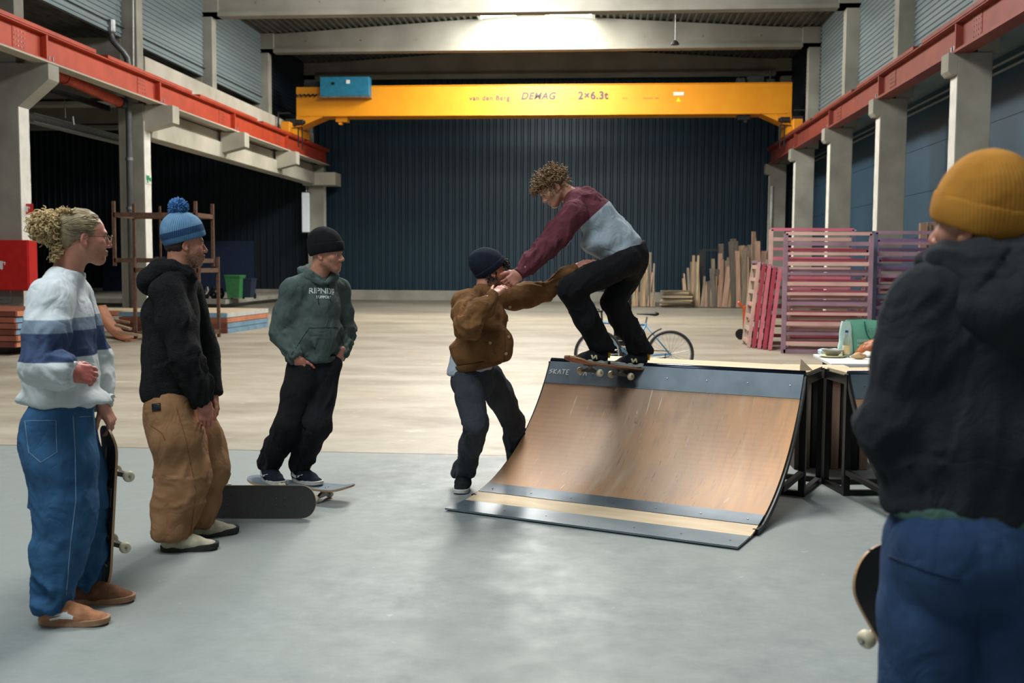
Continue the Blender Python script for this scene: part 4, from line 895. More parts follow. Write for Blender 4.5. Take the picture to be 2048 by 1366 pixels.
# black slatted stand behind the bicycle
p0, p1 = P(1204,690,15.9), P(1262,690,15.9)
r = thing('slatted_stand', ((p0.x+p1.x)/2,p0.y,0), 'black slatted stand with upright posts behind the blue bicycle', 'stand')
for i in range(6): z = .04+.085*i; MB().box((p0.x,p0.y,z),(p1.x,p0.y+.35,z+.055)).build('slat', blackm, r)
for X, h in ((P(1231,690,15.9).x,.86),(P(1259,690,15.9).x,1.4)): MB().bar((X,p0.y+.2,0),(X,p0.y+.2,h),.05,.05).build('post', blackm, r)
MB().bar((p0.x,p0.y+.05,0),(p0.x,p0.y+.05,.52),.03,.03).bar((p1.x,p0.y+.05,0),(p1.x,p0.y+.05,.52),.03,.03).build('side_frame', blackm, r)
# ================================================================ skateboards
gripm = mat('grip_tape',(54,55,53),(46,47,46),.95,ns=120,bump=.3,bs=400)
grip_dk = mat('dark_grip',(60,60,57),(50,50,48),.95,ns=120,bump=.3,bs=400); grip_lt = mat('worn_grip',(110,122,128),(92,104,110),.9,ns=10,bump=.2,bs=300)
truckm = mat('truck_alloy',(150,146,140),(120,116,110),.4,.7); urethane = mat('urethane',(214,204,176),(196,184,152),.5)
def deck_rows(zoff, th, shrink=0):
    rows = []; L, W = .405-shrink, .103-shrink
    for i in range(41):
        u = -math.cos(math.pi*i/40); x = u*L; ax = abs(x); e = max(0,(ax-.30)/(L-.30)) if ax > .30 else 0
        w = W*math.sqrt(max(0,1-e**2.4))*(1) if e else W; w = max(w, .004)
        kz = max(0, ax-.262); z = kz*kz*1.9 if kz < .07 else .00931+(kz-.07)*.36
        row = []
        for j in range(9):
            y = w*(-1+j/4); row.append((x,y,z+.008*(y/.103)**2+zoff))
        rows.append(row)
    return rows
def skateboard(label, M, wood, under, grip, graphic=None):
    r = thing('skateboard', M.translation[:], label, 'skateboard', 'skateboards')
    mb = MB(); top = deck_rows(0,0); bot = deck_rows(-.011,0)
    rows = [t+b[::-1] for t, b in zip(top, bot)]; mb.grid(rows, closed=True); mb.build('deck', wood, r, M=M, smooth=False)
    mb = MB(); mb.grid(deck_rows(.0012,0,.001)); mb.build('grip_tape', grip, r, M=M, smooth=True)
    mb = MB(); mb.grid([q[::-1] for q in deck_rows(-.0118,0,.0015)]); un = mb.build('underside', under, r, M=M, smooth=True)
    if graphic:
        for x0,x1,y0,y1,m in graphic: MB().box((x0,y0,.003),(x1,y1,.0052)).build('graphic', m, r, M=M)
    for s in (-1,1):
        tk = MB().box((s*.18-.04,-.027,-.02),(s*.18+.04,.027,-.011)).lathe([(.016,0),(.016,.018),(.011,.026)], (s*.175,0,-.02), (-.2*s,0,-1), 10).prism([(-.075,-.008),(.075,-.008),(.06,.006),(.02,.022),(-.02,.022),(-.06,.006)], -.011, .011, T((s*.172,0,-.056))@Matrix.Rotation(math.pi/2,4,'X')@Matrix.Rotation(math.pi/2,4,'Y')).build('truck', truckm, r, M=M)
        MB().tube([(s*.172,-.118,-.061),(s*.172,.118,-.061)], .005, 8).build('axle', steel, tk, M=M)
        for y in (-1,1): MB().lathe([(.0,-.016),(.012,-.016),(.02,-.017),(.026,-.011),(.0275,0),(.026,.011),(.02,.017),(.012,.016),(.0,.012)], (s*.172,y*.094,-.061), (0,y,0), 24).build('wheel', urethane, tk, M=M, smooth=True)
        for x in (s*.18-.027,s*.18+.027):
            mb = MB()
            for y in (-.02,.02): mb.lathe([(.004,0),(.003,.002),(0,.002)], (x,y,.0035), n=6)
            mb.build('deck_bolts', steel, r, M=M)
    return r
def basis(o, x, z):                                            # board frame from its length axis and deck normal
    x = Vector(x).normalized(); z = Vector(z); z = (z-x*z.dot(x)).normalized(); y = z.cross(x)
    return Matrix(((x.x,y.x,z.x,o[0]),(x.y,y.y,z.y,o[1]),(x.z,y.z,z.z,o[2]),(0,0,0,1)))
wood_deck = mat('maple_deck',(190,150,110),(160,120,84),.5,ns=3,stretch=(1,8,1)); und_dark = mat('dark_underside',(40,38,36),(30,28,28),.5,ns=6); und_red = mat('worn_underside',(170,120,96),(150,78,60),.6,ns=9,contrast=(.4,.62)); und_grey = mat('grey_underside',(120,118,112),(96,92,88),.55,ns=7)
gr_l = mat('graphic_light',(176,174,160),(140,138,124),.6,ns=9); gr_g = mat('graphic_grey',(90,86,78),(70,66,60),.6,ns=9)
# skater's board: tail on the coping, nose out over the ramp
tail, nose = P(1288,737,7.92), P(1132,717,7.32); cE = tail.lerp(nose,.5)+Vector((0,0,-.012))
ME = basis(cE, nose-tail, (0,0,1)); skateboard('worn skateboard under the skater, tipping over the ramp coping', ME, wood_deck, und_red, grip_lt)
# the watcher's board on the floor
t0, n0 = G(505,962,.09), G(700,980,.09); dv = (n0-t0); dv.z = 0; cC = t0.lerp(n0,.5); cC.z = .0895
MCb = basis(cC, dv, (0,0,1)); skateboard('skateboard standing on its wheels under the man in the green hoodie', MCb, wood_deck, und_grey, grip_lt)
# board on its long edge behind the tan trousers
b0 = G(610,1036); xdir = (G(610,1036)-G(450,1036)); zc = .104
oB = b0+Vector((0,0,zc))-xdir.normalized()*.33
MBd = basis(oB, xdir, (-.05,-1,.12)); skateboard('dark gripped skateboard standing on its long edge beside the tan trousers', MBd, wood_deck, und_grey, grip_dk)
# board held upright by the man in the striped sweatshirt
oA = P(215,1012,5.05); oA.z = .415
MA = basis(oA, (.06,.03,1), D3(-.78,.04,-.62)); skateboard('dark skateboard held upright on its tail beside the blue jeans', MA, wood_deck, und_dark, grip_dk, [(.02,.11,-.055,.03,gr_l),(-.06,-.045,-.06,.06,gr_g),(-.13,-.115,-.06,.06,gr_g),(-.27,-.26,-.06,.06,gr_g),(.13,.3,.035,.06,gr_g)])
oF = P(1866,1350,2.95); MF = basis(oF, D3(-.5,.87,.05), D3(.42,.1,-.9)); skateboard('skateboard held upright in front of the man in the black hoodie', T((0,0,0))@MF, wood_deck, und_grey, gripm)
# ================================================================ people: tools
from mathutils.bvhtree import BVHTree
def J(x, y, d): return A3(P(x, y, d))
def vl(a, b, t): return a+(b-a)*t
def ank(h, t, up=(0,0,1), hh=.112): h = A3(h); f = unit(A3(t)-h); return h+f*.058+A3(up)*hh
def unit(v): return v/np.linalg.norm(v)
def head_frame(c, f, u=(0,0,1)):
    f = unit(A3(f)); x = unit(np.cross(f, A3(u))); u = np.cross(x, f)
    M = Matrix.Identity(4)
    for i in range(3): M[i][0], M[i][1], M[i][2], M[i][3] = x[i], f[i], u[i], c[i]
    return M
def xf(M, V): A = np.array(M); return V@A[:3,:3].T + A[:3,3]
SK = {'fair':(206,152,128),'tan':(186,132,104),'warm':(196,140,112)}
def head_mesh(M, nb, skin=(200,148,122), beard=None, beardamt=0, brow=(70,50,36), cell=.0034, neck_r=.056, sc=1.0, bald=None):
    s = SDF(cell); e = s.ell; Mi = np.array(M.inverted()); nl = Mi[:3,:3]@A3(nb)+Mi[:3,3]
    e((0,-.016,.032),(.075,.096,.086),k=.02); e((0,.028,.0),(.064,.064,.086),k=.03); e((0,.045,-.052),(.05,.048,.052),k=.03)
    for q in (-1,1):
        s.cap((q*.054,-.005,-.05),(q*.022,.068,-.097),.018,.016,k=.03); e((q*.044,.056,-.022),(.024,.022,.02),k=.025)
    e((0,.074,-.1),(.022,.018,.016),k=.02); s.cap((0,.02,-.07),(0,.06,-.098),.03,.02,k=.03)
    s.cap((-.036,.083,.02),(.036,.083,.02),.010,k=.018)
    for q in (-1,1): e((q*.032,.1,-.002),(.019,.016,.013),k=.012,op='-')
    s.cap((0,.088,.012),(0,.113,-.03),.0075,.011,k=.012); e((0,.112,-.034),(.011,.011,.0095),k=.008)
    for q in (-1,1): e((q*.013,.1,-.037),(.0085,.0105,.0075),k=.006)
    s.chain([(-.024,.083,-.0665),(0,.098,-.0635),(.024,.083,-.0665)],[.004,.0072,.004],k=.007); s.chain([(-.021,.083,-.073),(0,.096,-.0755),(.021,.083,-.073)],[.004,.0078,.004],k=.007)
    s.chain([(-.024,.094,-.0695),(0,.107,-.0695),(.024,.094,-.0695)],[.001,.0014,.001],k=.003,op='-')
    for q in (-1,1):
        e((q*.031,.0785,-.002),.0125,k=.003)
        R = np.array(Matrix.Rotation(-.25,3,'X')@Matrix.Rotation(q*.25,3,'Z')); e((q*.077,-.012,-.008),(.008,.019,.031),R,k=.006); e((q*.085,-.008,-.004),(.006,.01,.018),R,k=.004,op='-'); e((q*.078,-.006,-.034),(.007,.009,.009),k=.006)
    s.cap((0,-.028,-.06),nl,neck_r,neck_r*1.08,k=.03); s.cap((0,-.045,-.02),vl(np.array((0,-.045,-.02)),nl,.9),.05,neck_r,k=.03)
    V, F = s.mesh(1); x, y, z = V.T
    c = np.tile(np.array(lin(skin)), (len(V),1))
    def paint(w, col): c[:] = c*(1-w[:,None])+np.array(lin(col))*w[:,None]
    g = lambda p, r: np.exp(-((x-p[0])**2/r[0]**2+(y-p[1])**2/r[1]**2+(z-p[2])**2/r[2]**2))
    red = (190,104,88); paint(.45*g((0,.115,-.034),(.02,.02,.018)),red); 
    for q in (-1,1): paint(.35*g((q*.045,.07,-.03),(.025,.03,.022)),red); paint(.4*g((q*.082,-.012,-.01),(.012,.03,.035)),red)
    if beardamt:
        low = np.clip((-.036-z+.35*np.clip(.03-y,0,.1)*-1)/.02,0,1)*np.clip((y+.012)/.02,0,1)*np.clip((z+.15)/.02,0,1)
        low = np.maximum(low, np.clip((.012-np.abs(y-.002))/.006,0,1)*np.clip((.01-z)/.02,0,1)*np.clip((z+.09)/.02,0,1)*.8)
        low = np.maximum(low, np.exp(-((z+.052)/.008)**2)*np.clip((y-.075)/.01,0,1)*np.clip((.035-np.abs(x))/.01,0,1))
        paint(np.clip(low*beardamt*(.75+.5*vnoise(V*260,3)),0,1), beard)
    lip = np.exp(-((z+.07)/.008)**2)*np.clip((y-.083)/.008,0,1)*np.clip((.026-np.abs(x))/.006,0,1); paint(lip*.6,(168,84,76))
    for q in (-1,1):
        b = np.exp(-((z-.021-.12*(.034-np.abs(x))*0)/.0055)**2)*np.clip((.034-np.abs(np.abs(x)-.034)*1.6)/.016,0,1)*np.clip((y-.06)/.01,0,1)*(x*q > .006); paint(np.clip(b*(.8+.4*vnoise(V*300,5)),0,.95), brow)
        r = np.sqrt((x-q*.031)**2+(y-.0785)**2+(z+.002)**2); eye = (r < .0131)&(y > .084); paint(eye*.9,(224,214,206)); ir = np.hypot(x-q*.031,z+.002); paint((eye&(ir < .0062))*1.0,(52,40,32))
        paint(np.exp(-((np.hypot((x-q*.031)/.016,(z-.004)/.008)-1)/.2)**2)*(y > .07)*.4,(92,60,50))
    if beard and beardamt > .7: V = V+normals(V,F)*(low*(.004+.003*vnoise(V*160,8)))[:,None]
    return xf(M, V*sc), F, c
def hand_mesh(w, d, back, side, curl=(.25,.25,.25,.25), spread=.05, thumb=(.55,.75,-.35), tcurl=.3, sc=1.0, skin=(200,146,120), wr=.026, cell=.0029):
    """wrist point, direction to the fingertips, back-of-hand normal; side +1: the thumb lies on cross(d, back)"""
    d = unit(A3(d)); b = A3(back); b = unit(b-d*(b@d)); x = np.cross(d, b)*side
    s = SDF(cell); s.box((0,.046,0),(.039,.046,.0135),rnd=.013,k=.012); s.ell((.018,.03,-.008),(.024,.032,.014),k=.012); s.cap((0,-.045,0),(0,.015,0),wr,.025,k=.02,n=(1,0,0),sc=1.18)
    bx = (.029,.0098,-.0098,-.0285); L = (.071,.08,.074,.057); R = (.0087,.009,.0086,.0076)
    for i in range(4):
        p = np.array((bx[i],.086-(.003,0,.002,.009)[i],0.001)); a = 0; pts = [np.array((bx[i]*.8,.055,0)),p]; q = (bx[i]*spread*30)
        for k, f in enumerate((.46,.3,.24)):
            a += curl[i]*(1,1.25,.8)[k]; dr = np.array((math.sin(q)*math.cos(a),math.cos(q)*math.cos(a),-math.sin(a))); p = p+dr*L[i]*f; pts.append(p)
        s.chain(pts[1:],[R[i]*1.04,R[i],R[i]*.94,R[i]*.8],k=.003); s.cap(pts[0],pts[1],R[i]*1.2,R[i]*1.05,k=.007)
        s.ell(pts[1]+np.array((0,0,.004)),(.0085,.0095,.007),k=.005)
    t = unit(np.array(thumb)); p0 = np.array((.022,.014,-.006)); p1 = p0+t*.042; t2 = unit(t+np.array((-.6,.35,-.25))*tcurl); p2 = p1+t2*.033; t3 = unit(t2+np.array((-.5,.3,-.2))*tcurl); p3 = p2+t3*.025
    s.chain([p0,p1,p2,p3],[.014,.0115,.0102,.0082],k=.006)
    V, F = s.mesh(1); c = np.tile(np.array(lin(skin)),(len(V),1)); rd = np.clip((V[:,1]-.06)/.08,0,1)*.35; c = c*(1-rd[:,None])+np.array(lin((186,108,92)))*rd[:,None]
    if side < 0: F = F[:,::-1]
    A = np.stack([x,d,b],1); return (V*sc)@A.T+A3(w), F, c
def limb_mesh(chains, skin, cell=.009, ells=()):
    s = SDF(cell)
    for pts, rs in chains: s.chain(pts, rs, k=.03)
    for c, r in ells: s.ell(c, r, k=.05)
    V, F = s.mesh(1); return V, F, np.tile(np.array(lin(skin)),(len(V),1))
skinm = mat('skin',(255,255,255),(236,228,222),.48,ns=30,vcol=True,bump=.08,bs=260); skinm.node_tree.nodes['Principled BSDF'].inputs['Subsurface Weight'].default_value = .12; skinm.node_tree.nodes['Principled BSDF'].inputs['Subsurface Radius'].default_value = (.012,.005,.003); skinm.node_tree.nodes['Principled BSDF'].inputs['Subsurface Scale'].default_value = .6
def merge(parts):
    V = []; F = []; C = []; n = 0
    for v, f, c in parts: V.append(v); F.append(f+n); C.append(c); n += len(v)
    return np.concatenate(V), np.concatenate(F), np.concatenate(C)
def body(root, parts):
    V, F, C = merge(parts); return link('body', np_mesh('body',V,F,col=C), skinm, root)
def trim(s, p, d, w=.12, L=.12, k=.004):
    d = unit(A3(d)); x, y, z = frame(d); R = np.stack([A3(x),A3(y),A3(z)],1)
    s.box(A3(p)+d*L, (w,w,L), R, rnd=.002, k=k, op='-'); return s
BV = {}
def cloth(name, s, m, root, bones=(), seed=0, base=.004, bf=9, smooth=1, attr=None, label=None, post=None):
    V, F = s.mesh(smooth); N = normals(V,F); V = folds(V,N,bones,seed,base,bf)
    if post: V = post(V, N)
    at = {'s': attr(V)} if attr else None
    o = link(name, np_mesh(name,V,F,at), m, root, label=label); BV[o] = BVHTree.FromPolygons([tuple(v) for v in V], [tuple(f) for f in F]); return o
def hit(o, x, y, off=.002):
    r = ray(x,y).normalized(); h = BV[o].ray_cast(CP, r)
    if h[0] is None: h = BV[o].find_nearest(P(x,y,(proj(BV[o].find_nearest(CP+r*6)[0])[2])))
    return h[0]+h[1]*off, h[1]
def seam(o, pts, r, m, parent, name='seam', n=6, off=.001):
    q = []
    for (x0,y0),(x1,y1) in zip(pts, pts[1:]):
        for i in range(n): q.append(hit(o, x0+(x1-x0)*i/n, y0+(y1-y0)*i/n, off)[0])
    q.append(hit(o,*pts[-1],off)[0]); return MB().tube(q, r, 6).build(name, m, parent, smooth=True)
def patch(o, corners, m, parent, name, n=8, off=.0025, label=None):
    (a,b,c,d) = [np.array(q,float) for q in corners]; rows = []
    for i in range(n+1):
        u = i/n; l = a+(d-a)*u; r = b+(c-b)*u; rows.append([hit(o,*(l+(r-l)*j/n),off)[0] for j in range(n+1)])
    q = loft(rows, name, m, parent, .002, label=label); return q
def cuff(p, d, r, L, m, parent, name, lat=None, sc=1.0, r2=None, n=36):
    d = unit(A3(d)); p = A3(p); r2 = r2 or r
    x = unit(A3(lat)-d*(A3(lat)@d)) if lat is not None else A3(frame(d)[0]); y = np.cross(d,x); rows = []
    for h, f in ((0,.82),(0,.98),(.08,1.0),(.5,1.03),(.92,1.0),(1,.97),(1,.78)):
        rr = (r+(r2-r)*h)*f; rows.append([Vector(p+d*L*h+(x*math.cos(a)*sc+y*math.sin(a))*rr*(1+.012*math.sin(a*9+h*3))) for a in [2*math.pi*j/n for j in range(n)]])
    mb = MB(); mb.grid(rows, closed=True); mb.f += [tuple(range(n-1,-1,-1)), tuple((len(rows)-1)*n+j for j in range(n))]; mb.mi += [0,0]
    return mb.build(name, m, parent, smooth=True)
def stroke(mb, p, q, w, n=6):
    d = unit(np.array(q)-np.array(p)); o = np.array((-d[1],d[0]))*w/2; mb.grid([[(0,*(np.array(p)+(np.array(q)-np.array(p))*i/n+o)),(0,*(np.array(p)+(np.array(q)-np.array(p))*i/n)),(0,*(np.array(p)+(np.array(q)-np.array(p))*i/n-o))] for i in range(n+1)])
def snap(mb, o, x, off=.0022):                                 # lay a flat mark (x = 0) onto the side of a shoe
    out = []
    for v in mb.v:
        h = BV[o].ray_cast(Vector((x*1.6,v[1],v[2])), Vector((-x,0,0))); p = h[0] if h[0] is not None else BV[o].find_nearest(Vector((x,v[1],v[2])))[0]
        out.append((p.x+math.copysign(off+abs(v[0]),x),p.y,p.z))
    mb.v = out
# ---- shoes
def shoe(parent, heel, toe, up, upper, sole, name='shoe', L=.295, W=.052, high=.105, th=.028, lace=None, side=1, extra=None, label=None, toe_up=.0):
    heel = A3(heel); f = unit(A3(toe)-heel); M = head_frame(heel, f, up)
    s = SDF(.0055); w = W
    s.chain([(0,.045,.05),(0,.12,.05),(0,.19,.038),(0,L-.048,.026)],[.038,.042,.036,.026],k=.03,n=(1,0,0),sc=w/.04*.98)
    s.cap((0,.05,.05),(0,.045,high),.038,.043,k=.03); s.ell((0,L-.055,.02),(w*.96,.05,.026),k=.02); s.cap((0,.085,high*.95),(0,.165,.062),.022,.024,k=.02); s.box((0,.05,high+.03),(.1,.1,.03),rnd=.002,k=.004,op='-'); s.box((0,.15,-.02),(.2,.3,.035),rnd=.001,k=.003,op='-')
    V, F = s.mesh(2); o = link(name, np_mesh(name,V,F), upper, parent, M, label=label); BV[o] = BVHTree.FromPolygons([tuple(v) for v in V], [tuple(f) for f in F])
    prof = []
    for i in range(40):
        t = 2*math.pi*i/40; y = L/2-math.cos(t)*L/2; u = y/L
        hw = w*(1.0 if u > .35 else .86+.14*u/.35)*(1-max(0,abs(2*u-1)-.0)**6)**.5*(1.02 if u > .5 else .94)
        prof.append((math.copysign(hw,math.sin(t)) if 0 < i < 40 and i != 20 else 0, y))
    mb = MB(); rows = [[(p[0]*f_, (p[1]-L/2)*f_+L/2, h+max(0,p[1]-L*.7)*.09) for p in prof] for h, f_ in ((0,.97),(.004,1.0),(th-.003,1.01),(th,.99))]
    mb.grid(rows, closed=True); mb.f += [tuple(range(39,-1,-1)), tuple(120+j for j in range(40))]; mb.mi += [0,0]
    mb.build('sole', sole, o, M, smooth=False)
    if lace:
        mb = MB()
        for i in range(5):
            y = .105+i*.021; z = .088-i*.0085; mb.tube([(-.024,y,z-.012),(-.012,y+.004,z+.002),(.012,y+.008,z+.002),(.024,y+.004,z-.012)],.0032,5)
        mb.tube([(-.004,.1,.092),(-.03,.105,.088),(-.045,.125,.06)],.0028,5).tube([(.004,.1,.092),(.03,.1,.09),(.045,.12,.062),(.04,.14,.058)],.0028,5)
        mb.build('lace', lace, o, M, smooth=True)
    o['M'] = [list(r) for r in M]
    if extra: extra(o, M)
    return o
# ---- hats and hair
def beanie(parent, M, m, cuffm, z0=-.005, tilt=.12, r=(.092,.112,.1), cz=.045, cuffh=.062, slouch=0, cuff=True, name='beanie'):
    n = np.array((0,-math.sin(tilt),-math.cos(tilt))); p0 = np.array((0,0,z0))
    s = SDF(.005); s.ell((0,-.014,cz),r,k=.02); s.ell((0,-.03-slouch,cz+.04),(r[0]*.85,r[1]*.82,r[2]*.75),k=.04); s.cut(p0+n*-.006, n)
    V, F = s.mesh(2); V = V+normals(V,F)*(fbm(V*14,3)*.0025)[:,None]
    o = link(name, np_mesh(name,V,F), m, parent, M)
    if cuff:
        s = SDF(.0045); s.ell((0,-.014,cz-.004),(r[0]+.006,r[1]+.006,r[2]+.002),k=.02); s.cut(p0,n); s.cut(p0-n*cuffh,-n+np.array((0,.04,0)))
        V, F = s.mesh(3); V = V+normals(V,F)*(fbm(V*12,5)*.002)[:,None]; link('cuff', np_mesh('cuff',V,F), cuffm, o, M)
    return o
def strands(paths, r0, r1, name, m, parent, M=None, label=None, n=4):
    mb = MB()
    for pts in paths: k = len(pts); mb.tube(pts, [r0+(r1-r0)*(i/(k-1))**2 for i in range(k)], n)
    return mb.build(name, m, parent, M, smooth=True, label=label)
def curl_path(p, d, L, amp, turns, rr, droop=0, n=14):
    d = unit(A3(d)); x, y, _ = frame(d); ph = rr.uniform(0,6.28); out = []
    for i in range(n):
        t = i/(n-1); a = ph+turns*6.283*t; am = amp*min(1,t*3)*(1-.3*t)
        out.append(Vector(p)+Vector(d)*L*t+(x*math.cos(a)+y*math.sin(a))*am+Vector((0,0,-droop*t*t)))
    return out
# ================================================================ people
def fab(name, c, c2=None, rough=.95, ns=18, bump=.25, bs=500, sheen=.0, amt=.5):
    if name in MC: return MC[name]
    m = mat(name, c, c2, rough, ns=ns, bump=bump, bs=bs, sheen=sheen, spec=.2, amt=amt)
    if bump:                                                    # fine creases
        nt = m.node_tree; N = nt.nodes; L = nt.links; b = N['Principled BSDF']; tc = N.new('ShaderNodeTexCoord'); mp = N.new('ShaderNodeMapping'); mp.inputs['Scale'].default_value = (1,1,.8); L.new(tc.outputs['Object'], mp.inputs[0])
        n = N.new('ShaderNodeTexNoise'); n.inputs['Scale'].default_value = 8; n.inputs['Detail'].default_value = 2.5; n.inputs['Distortion'].default_value = 1.1; L.new(mp.outputs[0], n.inputs['Vector'])
        a = N.new('ShaderNodeMath'); a.operation = 'SUBTRACT'; a.inputs[1].default_value = .5; L.new(n.outputs[0], a.inputs[0]); c_ = N.new('ShaderNodeMath'); c_.operation = 'ABSOLUTE'; L.new(a.outputs[0], c_.inputs[0])
        bp = N.new('ShaderNodeBump'); bp.inputs['Strength'].default_value = .36; bp.inputs['Distance'].default_value = .05; L.new(c_.outputs[0], bp.inputs['Height'])
        old = b.inputs['Normal'].links[0].from_node; L.new(old.outputs[0], bp.inputs['Normal']); L.new(bp.outputs[0], b.inputs['Normal'])
    return m
sole_w = fab('sole_white',(206,204,196),(188,186,178),.7,bump=0)
# ---------------------------------------------------------------- A: striped sweatshirt, blue jeans, bun
def man_sweatshirt():
    r = thing('person', G(140,1235)[:], 'man with curly blond bun in striped pale sweatshirt and baggy blue jeans', 'person')
    sk = (192,132,108); f = D3(.84,-.05,.54); c = J(168,474,4.8); M = head_frame(c, f); nb = J(132,552,4.8)
    sR, sL = J(104,600,4.58), J(146,592,5.02); eR, wR = J(84,738,4.46), J(142,744,4.46); eL, wL = J(188,720,5.12), J(206,812,5.0)
    hp = J(122,850,4.8); lat = unit(sL-sR)
    hR, kR, aR = J(116,860,4.72), J(130,1015,4.68), J(110,1195,4.66); hL, kL, aL = J(136,860,4.94), J(160,1020,4.98), J(168,1160,4.96)
    aR, aL = ank(G(78,1247),G(225,1248)), ank(G(140,1205),G(236,1203))
    hd = head_mesh(M, nb, sk, (120,92,66), .35, (110,84,58))
    h1 = hand_mesh(vl(eR,wR,.97), J(200,752,4.58)-wR, D3(.12,.35,-.93), -1, (.3,.35,.4,.45), thumb=(.45,.85,-.25), sc=1.12, skin=(178,100,88))
    h2 = hand_mesh(wL, D3(.42,-.88,.05), D3(.85,.45,-.2), 1, (.45,.5,.55,.6), thumb=(.5,.75,-.5), skin=(196,140,118))
    b = limb_mesh([([vl(nb,hp,.15),vl(nb,hp,.5),vl(nb,hp,.85)],[.085,.1,.075]),([sR,eR,wR],[.045,.04,.028]),([sL,eL,wL],[.045,.04,.028]),([hR,kR,aR],[.07,.052,.036]),([hL,kL,aL],[.07,.052,.036])], sk)
    body(r, [hd,h1,h2,b])
    # sweatshirt
    s = SDF(.0085); top = vl(nb,hp,.1)
    s.chain([vl(nb,hp,.22),J(122,640,4.8),J(122,730,4.8),J(126,790,4.8)],[.105,.138,.15,.155],k=.05,n=lat,sc=1.28)
    s.cap(vl(nb,sR,.2),sR,.075,.085,k=.05).cap(vl(nb,sL,.2),sL,.075,.085,k=.05); s.cap(nb-[0,0,.02],nb+A3(f)*.015+[0,0,.01],.07,.058,k=.03)
    s.ell(J(205,800,4.82),(.05,.13,.045),k=.05).ell(J(60,795,4.78),(.05,.12,.04),k=.05)
    trim(s, J(126,806,4.8), (0,0,-1), .4, .15); trim(s, nb+A3(f)*.012+np.array((0,0,.024)), A3(f)*.25+np.array((0,0,1)), .1,.06)
    s.chain([sR,vl(sR,eR,.5),eR],[.088,.092,.082],k=.035); s.chain([eR,vl(eR,wR,.55),wR],[.082,.076,.05],k=.02); s.chain([sL,eL,wL],[.088,.08,.05],k=.03)
    trim(s, vl(eR,wR,1.0), wR-eR, .06,.05); trim(s, vl(eL,wL,.97), wL-eL, .07,.05)
    m = fab('sweat_pale',(214,220,222),(200,207,210)); bands(m,'s',[(-1.352,(126,142,158)),(-1.296,(62,76,106)),(-1.178,(196,202,200))])
    shirt = cloth('sweatshirt', s, m, r, [(sR,eR,.003,.010,16),(eR,wR,.012,.012,20),(sL,eL,.003,.008,14),(eL,wL,.01,.01,18),(vl(nb,hp,.1),J(124,700,4.8),.002,.005,7),(J(124,700,4.8),J(126,800,4.8),.005,.010,12)], 1, .006, attr=lambda V: -V[:,2]-.035*np.clip((V@A3(CRH)-sR@A3(CRH)-.05)/.1,0,1)*0)
    rib = fab('sweat_rib',(206,212,214)); cuff(J(126,790,4.8), (0,0,-1), .148, .055, rib, shirt, 'hem_band', lat, 1.25, .14); cuff(vl(eR,wR,.86), wR-eR, .047, .035, rib, shirt, 'cuff'); cuff(vl(eL,wL,.8), wL-eL, .044, .05, rib, shirt, 'cuff')
    cuff(nb+A3(f)*.012+np.array((0,0,.0)), A3(f)*.3+np.array((0,0,1)), .074, .034, fab('collar_grey',(150,164,170)), shirt, 'collar', r2=.065)
    # jeans
    s = SDF(.0085); s.chain([J(124,818,4.8),J(122,900,4.82)],[.135,.15],k=.05,n=lat,sc=1.3)
    s.ell(J(80,880,4.76),(.09,.13,.13),k=.06)
    for h,k_,a,w in ((hR,kR,aR,1),(hL,kL,aL,.95)): s.chain([h,vl(h,k_,.45),k_,vl(k_,a,.5),a],[.135*w,.148*w,.128*w,.108*w,.088*w],k=.04)
    trim(s, J(124,802,4.8), (0,0,1), .4,.1); trim(s,aR+[0,0,-.035],(0,0,-1), .14,.1); trim(s,aL+[0,0,-.035],(0,0,-1), .12,.1)
    jm = fab('jeans_blue',(54,94,130),(40,74,108),ns=7,bs=800,amt=.5)
    jn = cloth('jeans', s, jm, r, [(hR,kR,.003,.007,9),(kR,aR,.008,.015,16),(hL,kL,.003,.007,9),(kL,aL,.008,.015,16)], 4, .008, 7)
    st = fab('denim_stitch',(120,150,176)); seam(jn,[(146,832),(150,900),(152,1000),(142,1080),(132,1190)],.0022,st,jn,'side_seam',10); seam(jn,[(50,842),(112,841),(114,905),(82,925),(58,905),(50,842)],.0018,st,jn,'pocket_seam',6); seam(jn,[(158,834),(192,832),(198,815)],.0018,st,jn,'pocket_seam')
    tanu = fab('shoe_tan',(176,124,92),(150,102,74),ns=30); tans = fab('sole_tan',(172,136,106),(150,116,88))
    def logo(o, M):
        mb = MB(); stroke(mb,(.075,.056),(.15,.066),.01); stroke(mb,(.07,.034),(.14,.056),.01); stroke(mb,(.13,.066),(.175,.046),.014); stroke(mb,(.12,.05),(.175,.044),.012)
        snap(mb,o,.06); mb.build('side_mark', white_paint, o, M)
    hl = A3(G(78,1247)); shoe(r, hl, A3(G(225,1248)), (0,0,1), tanu, tans, lace=fab('lace_tan',(160,124,84)), extra=logo, L=.315, label='tan suede shoe with white side mark')
    shoe(r, A3(G(140,1205)), A3(G(236,1203)), (0,0,1), fab('shoe_tan_dark',(120,84,62),ns=30), tans, lace=fab('lace_brown',(110,84,62)), L=.3)
    # hair: combed back, curly bun
    hb = mat('hair_ash',(150,128,92),(88,74,58),.7,ns=30,amt=.5); s = SDF(.0045); s.ell((0,-.022,.038),(.0815,.1,.089),k=.02); s.ell((0,-.075,-.02),(.06,.045,.05),k=.03); s.box((0,.11,-.03),(.12,.075,.105),np.array(Matrix.Rotation(-.38,3,'X')),rnd=.01,k=.015,op='-'); 
    for q in (-1,1): s.ell((q*.085,.0,-.022),(.03,.036,.045),k=.012,op='-')
    s.box((0,-.02,-.13),(.12,.12,.06),rnd=.01,k=.015,op='-'); V, F = s.mesh(2); V = V+normals(V,F)*(vnoise(V*np.array([150,30,40]),1)*.0025)[:,None]; hc = link('hair', np_mesh('hair',V,F), hb, r, M)
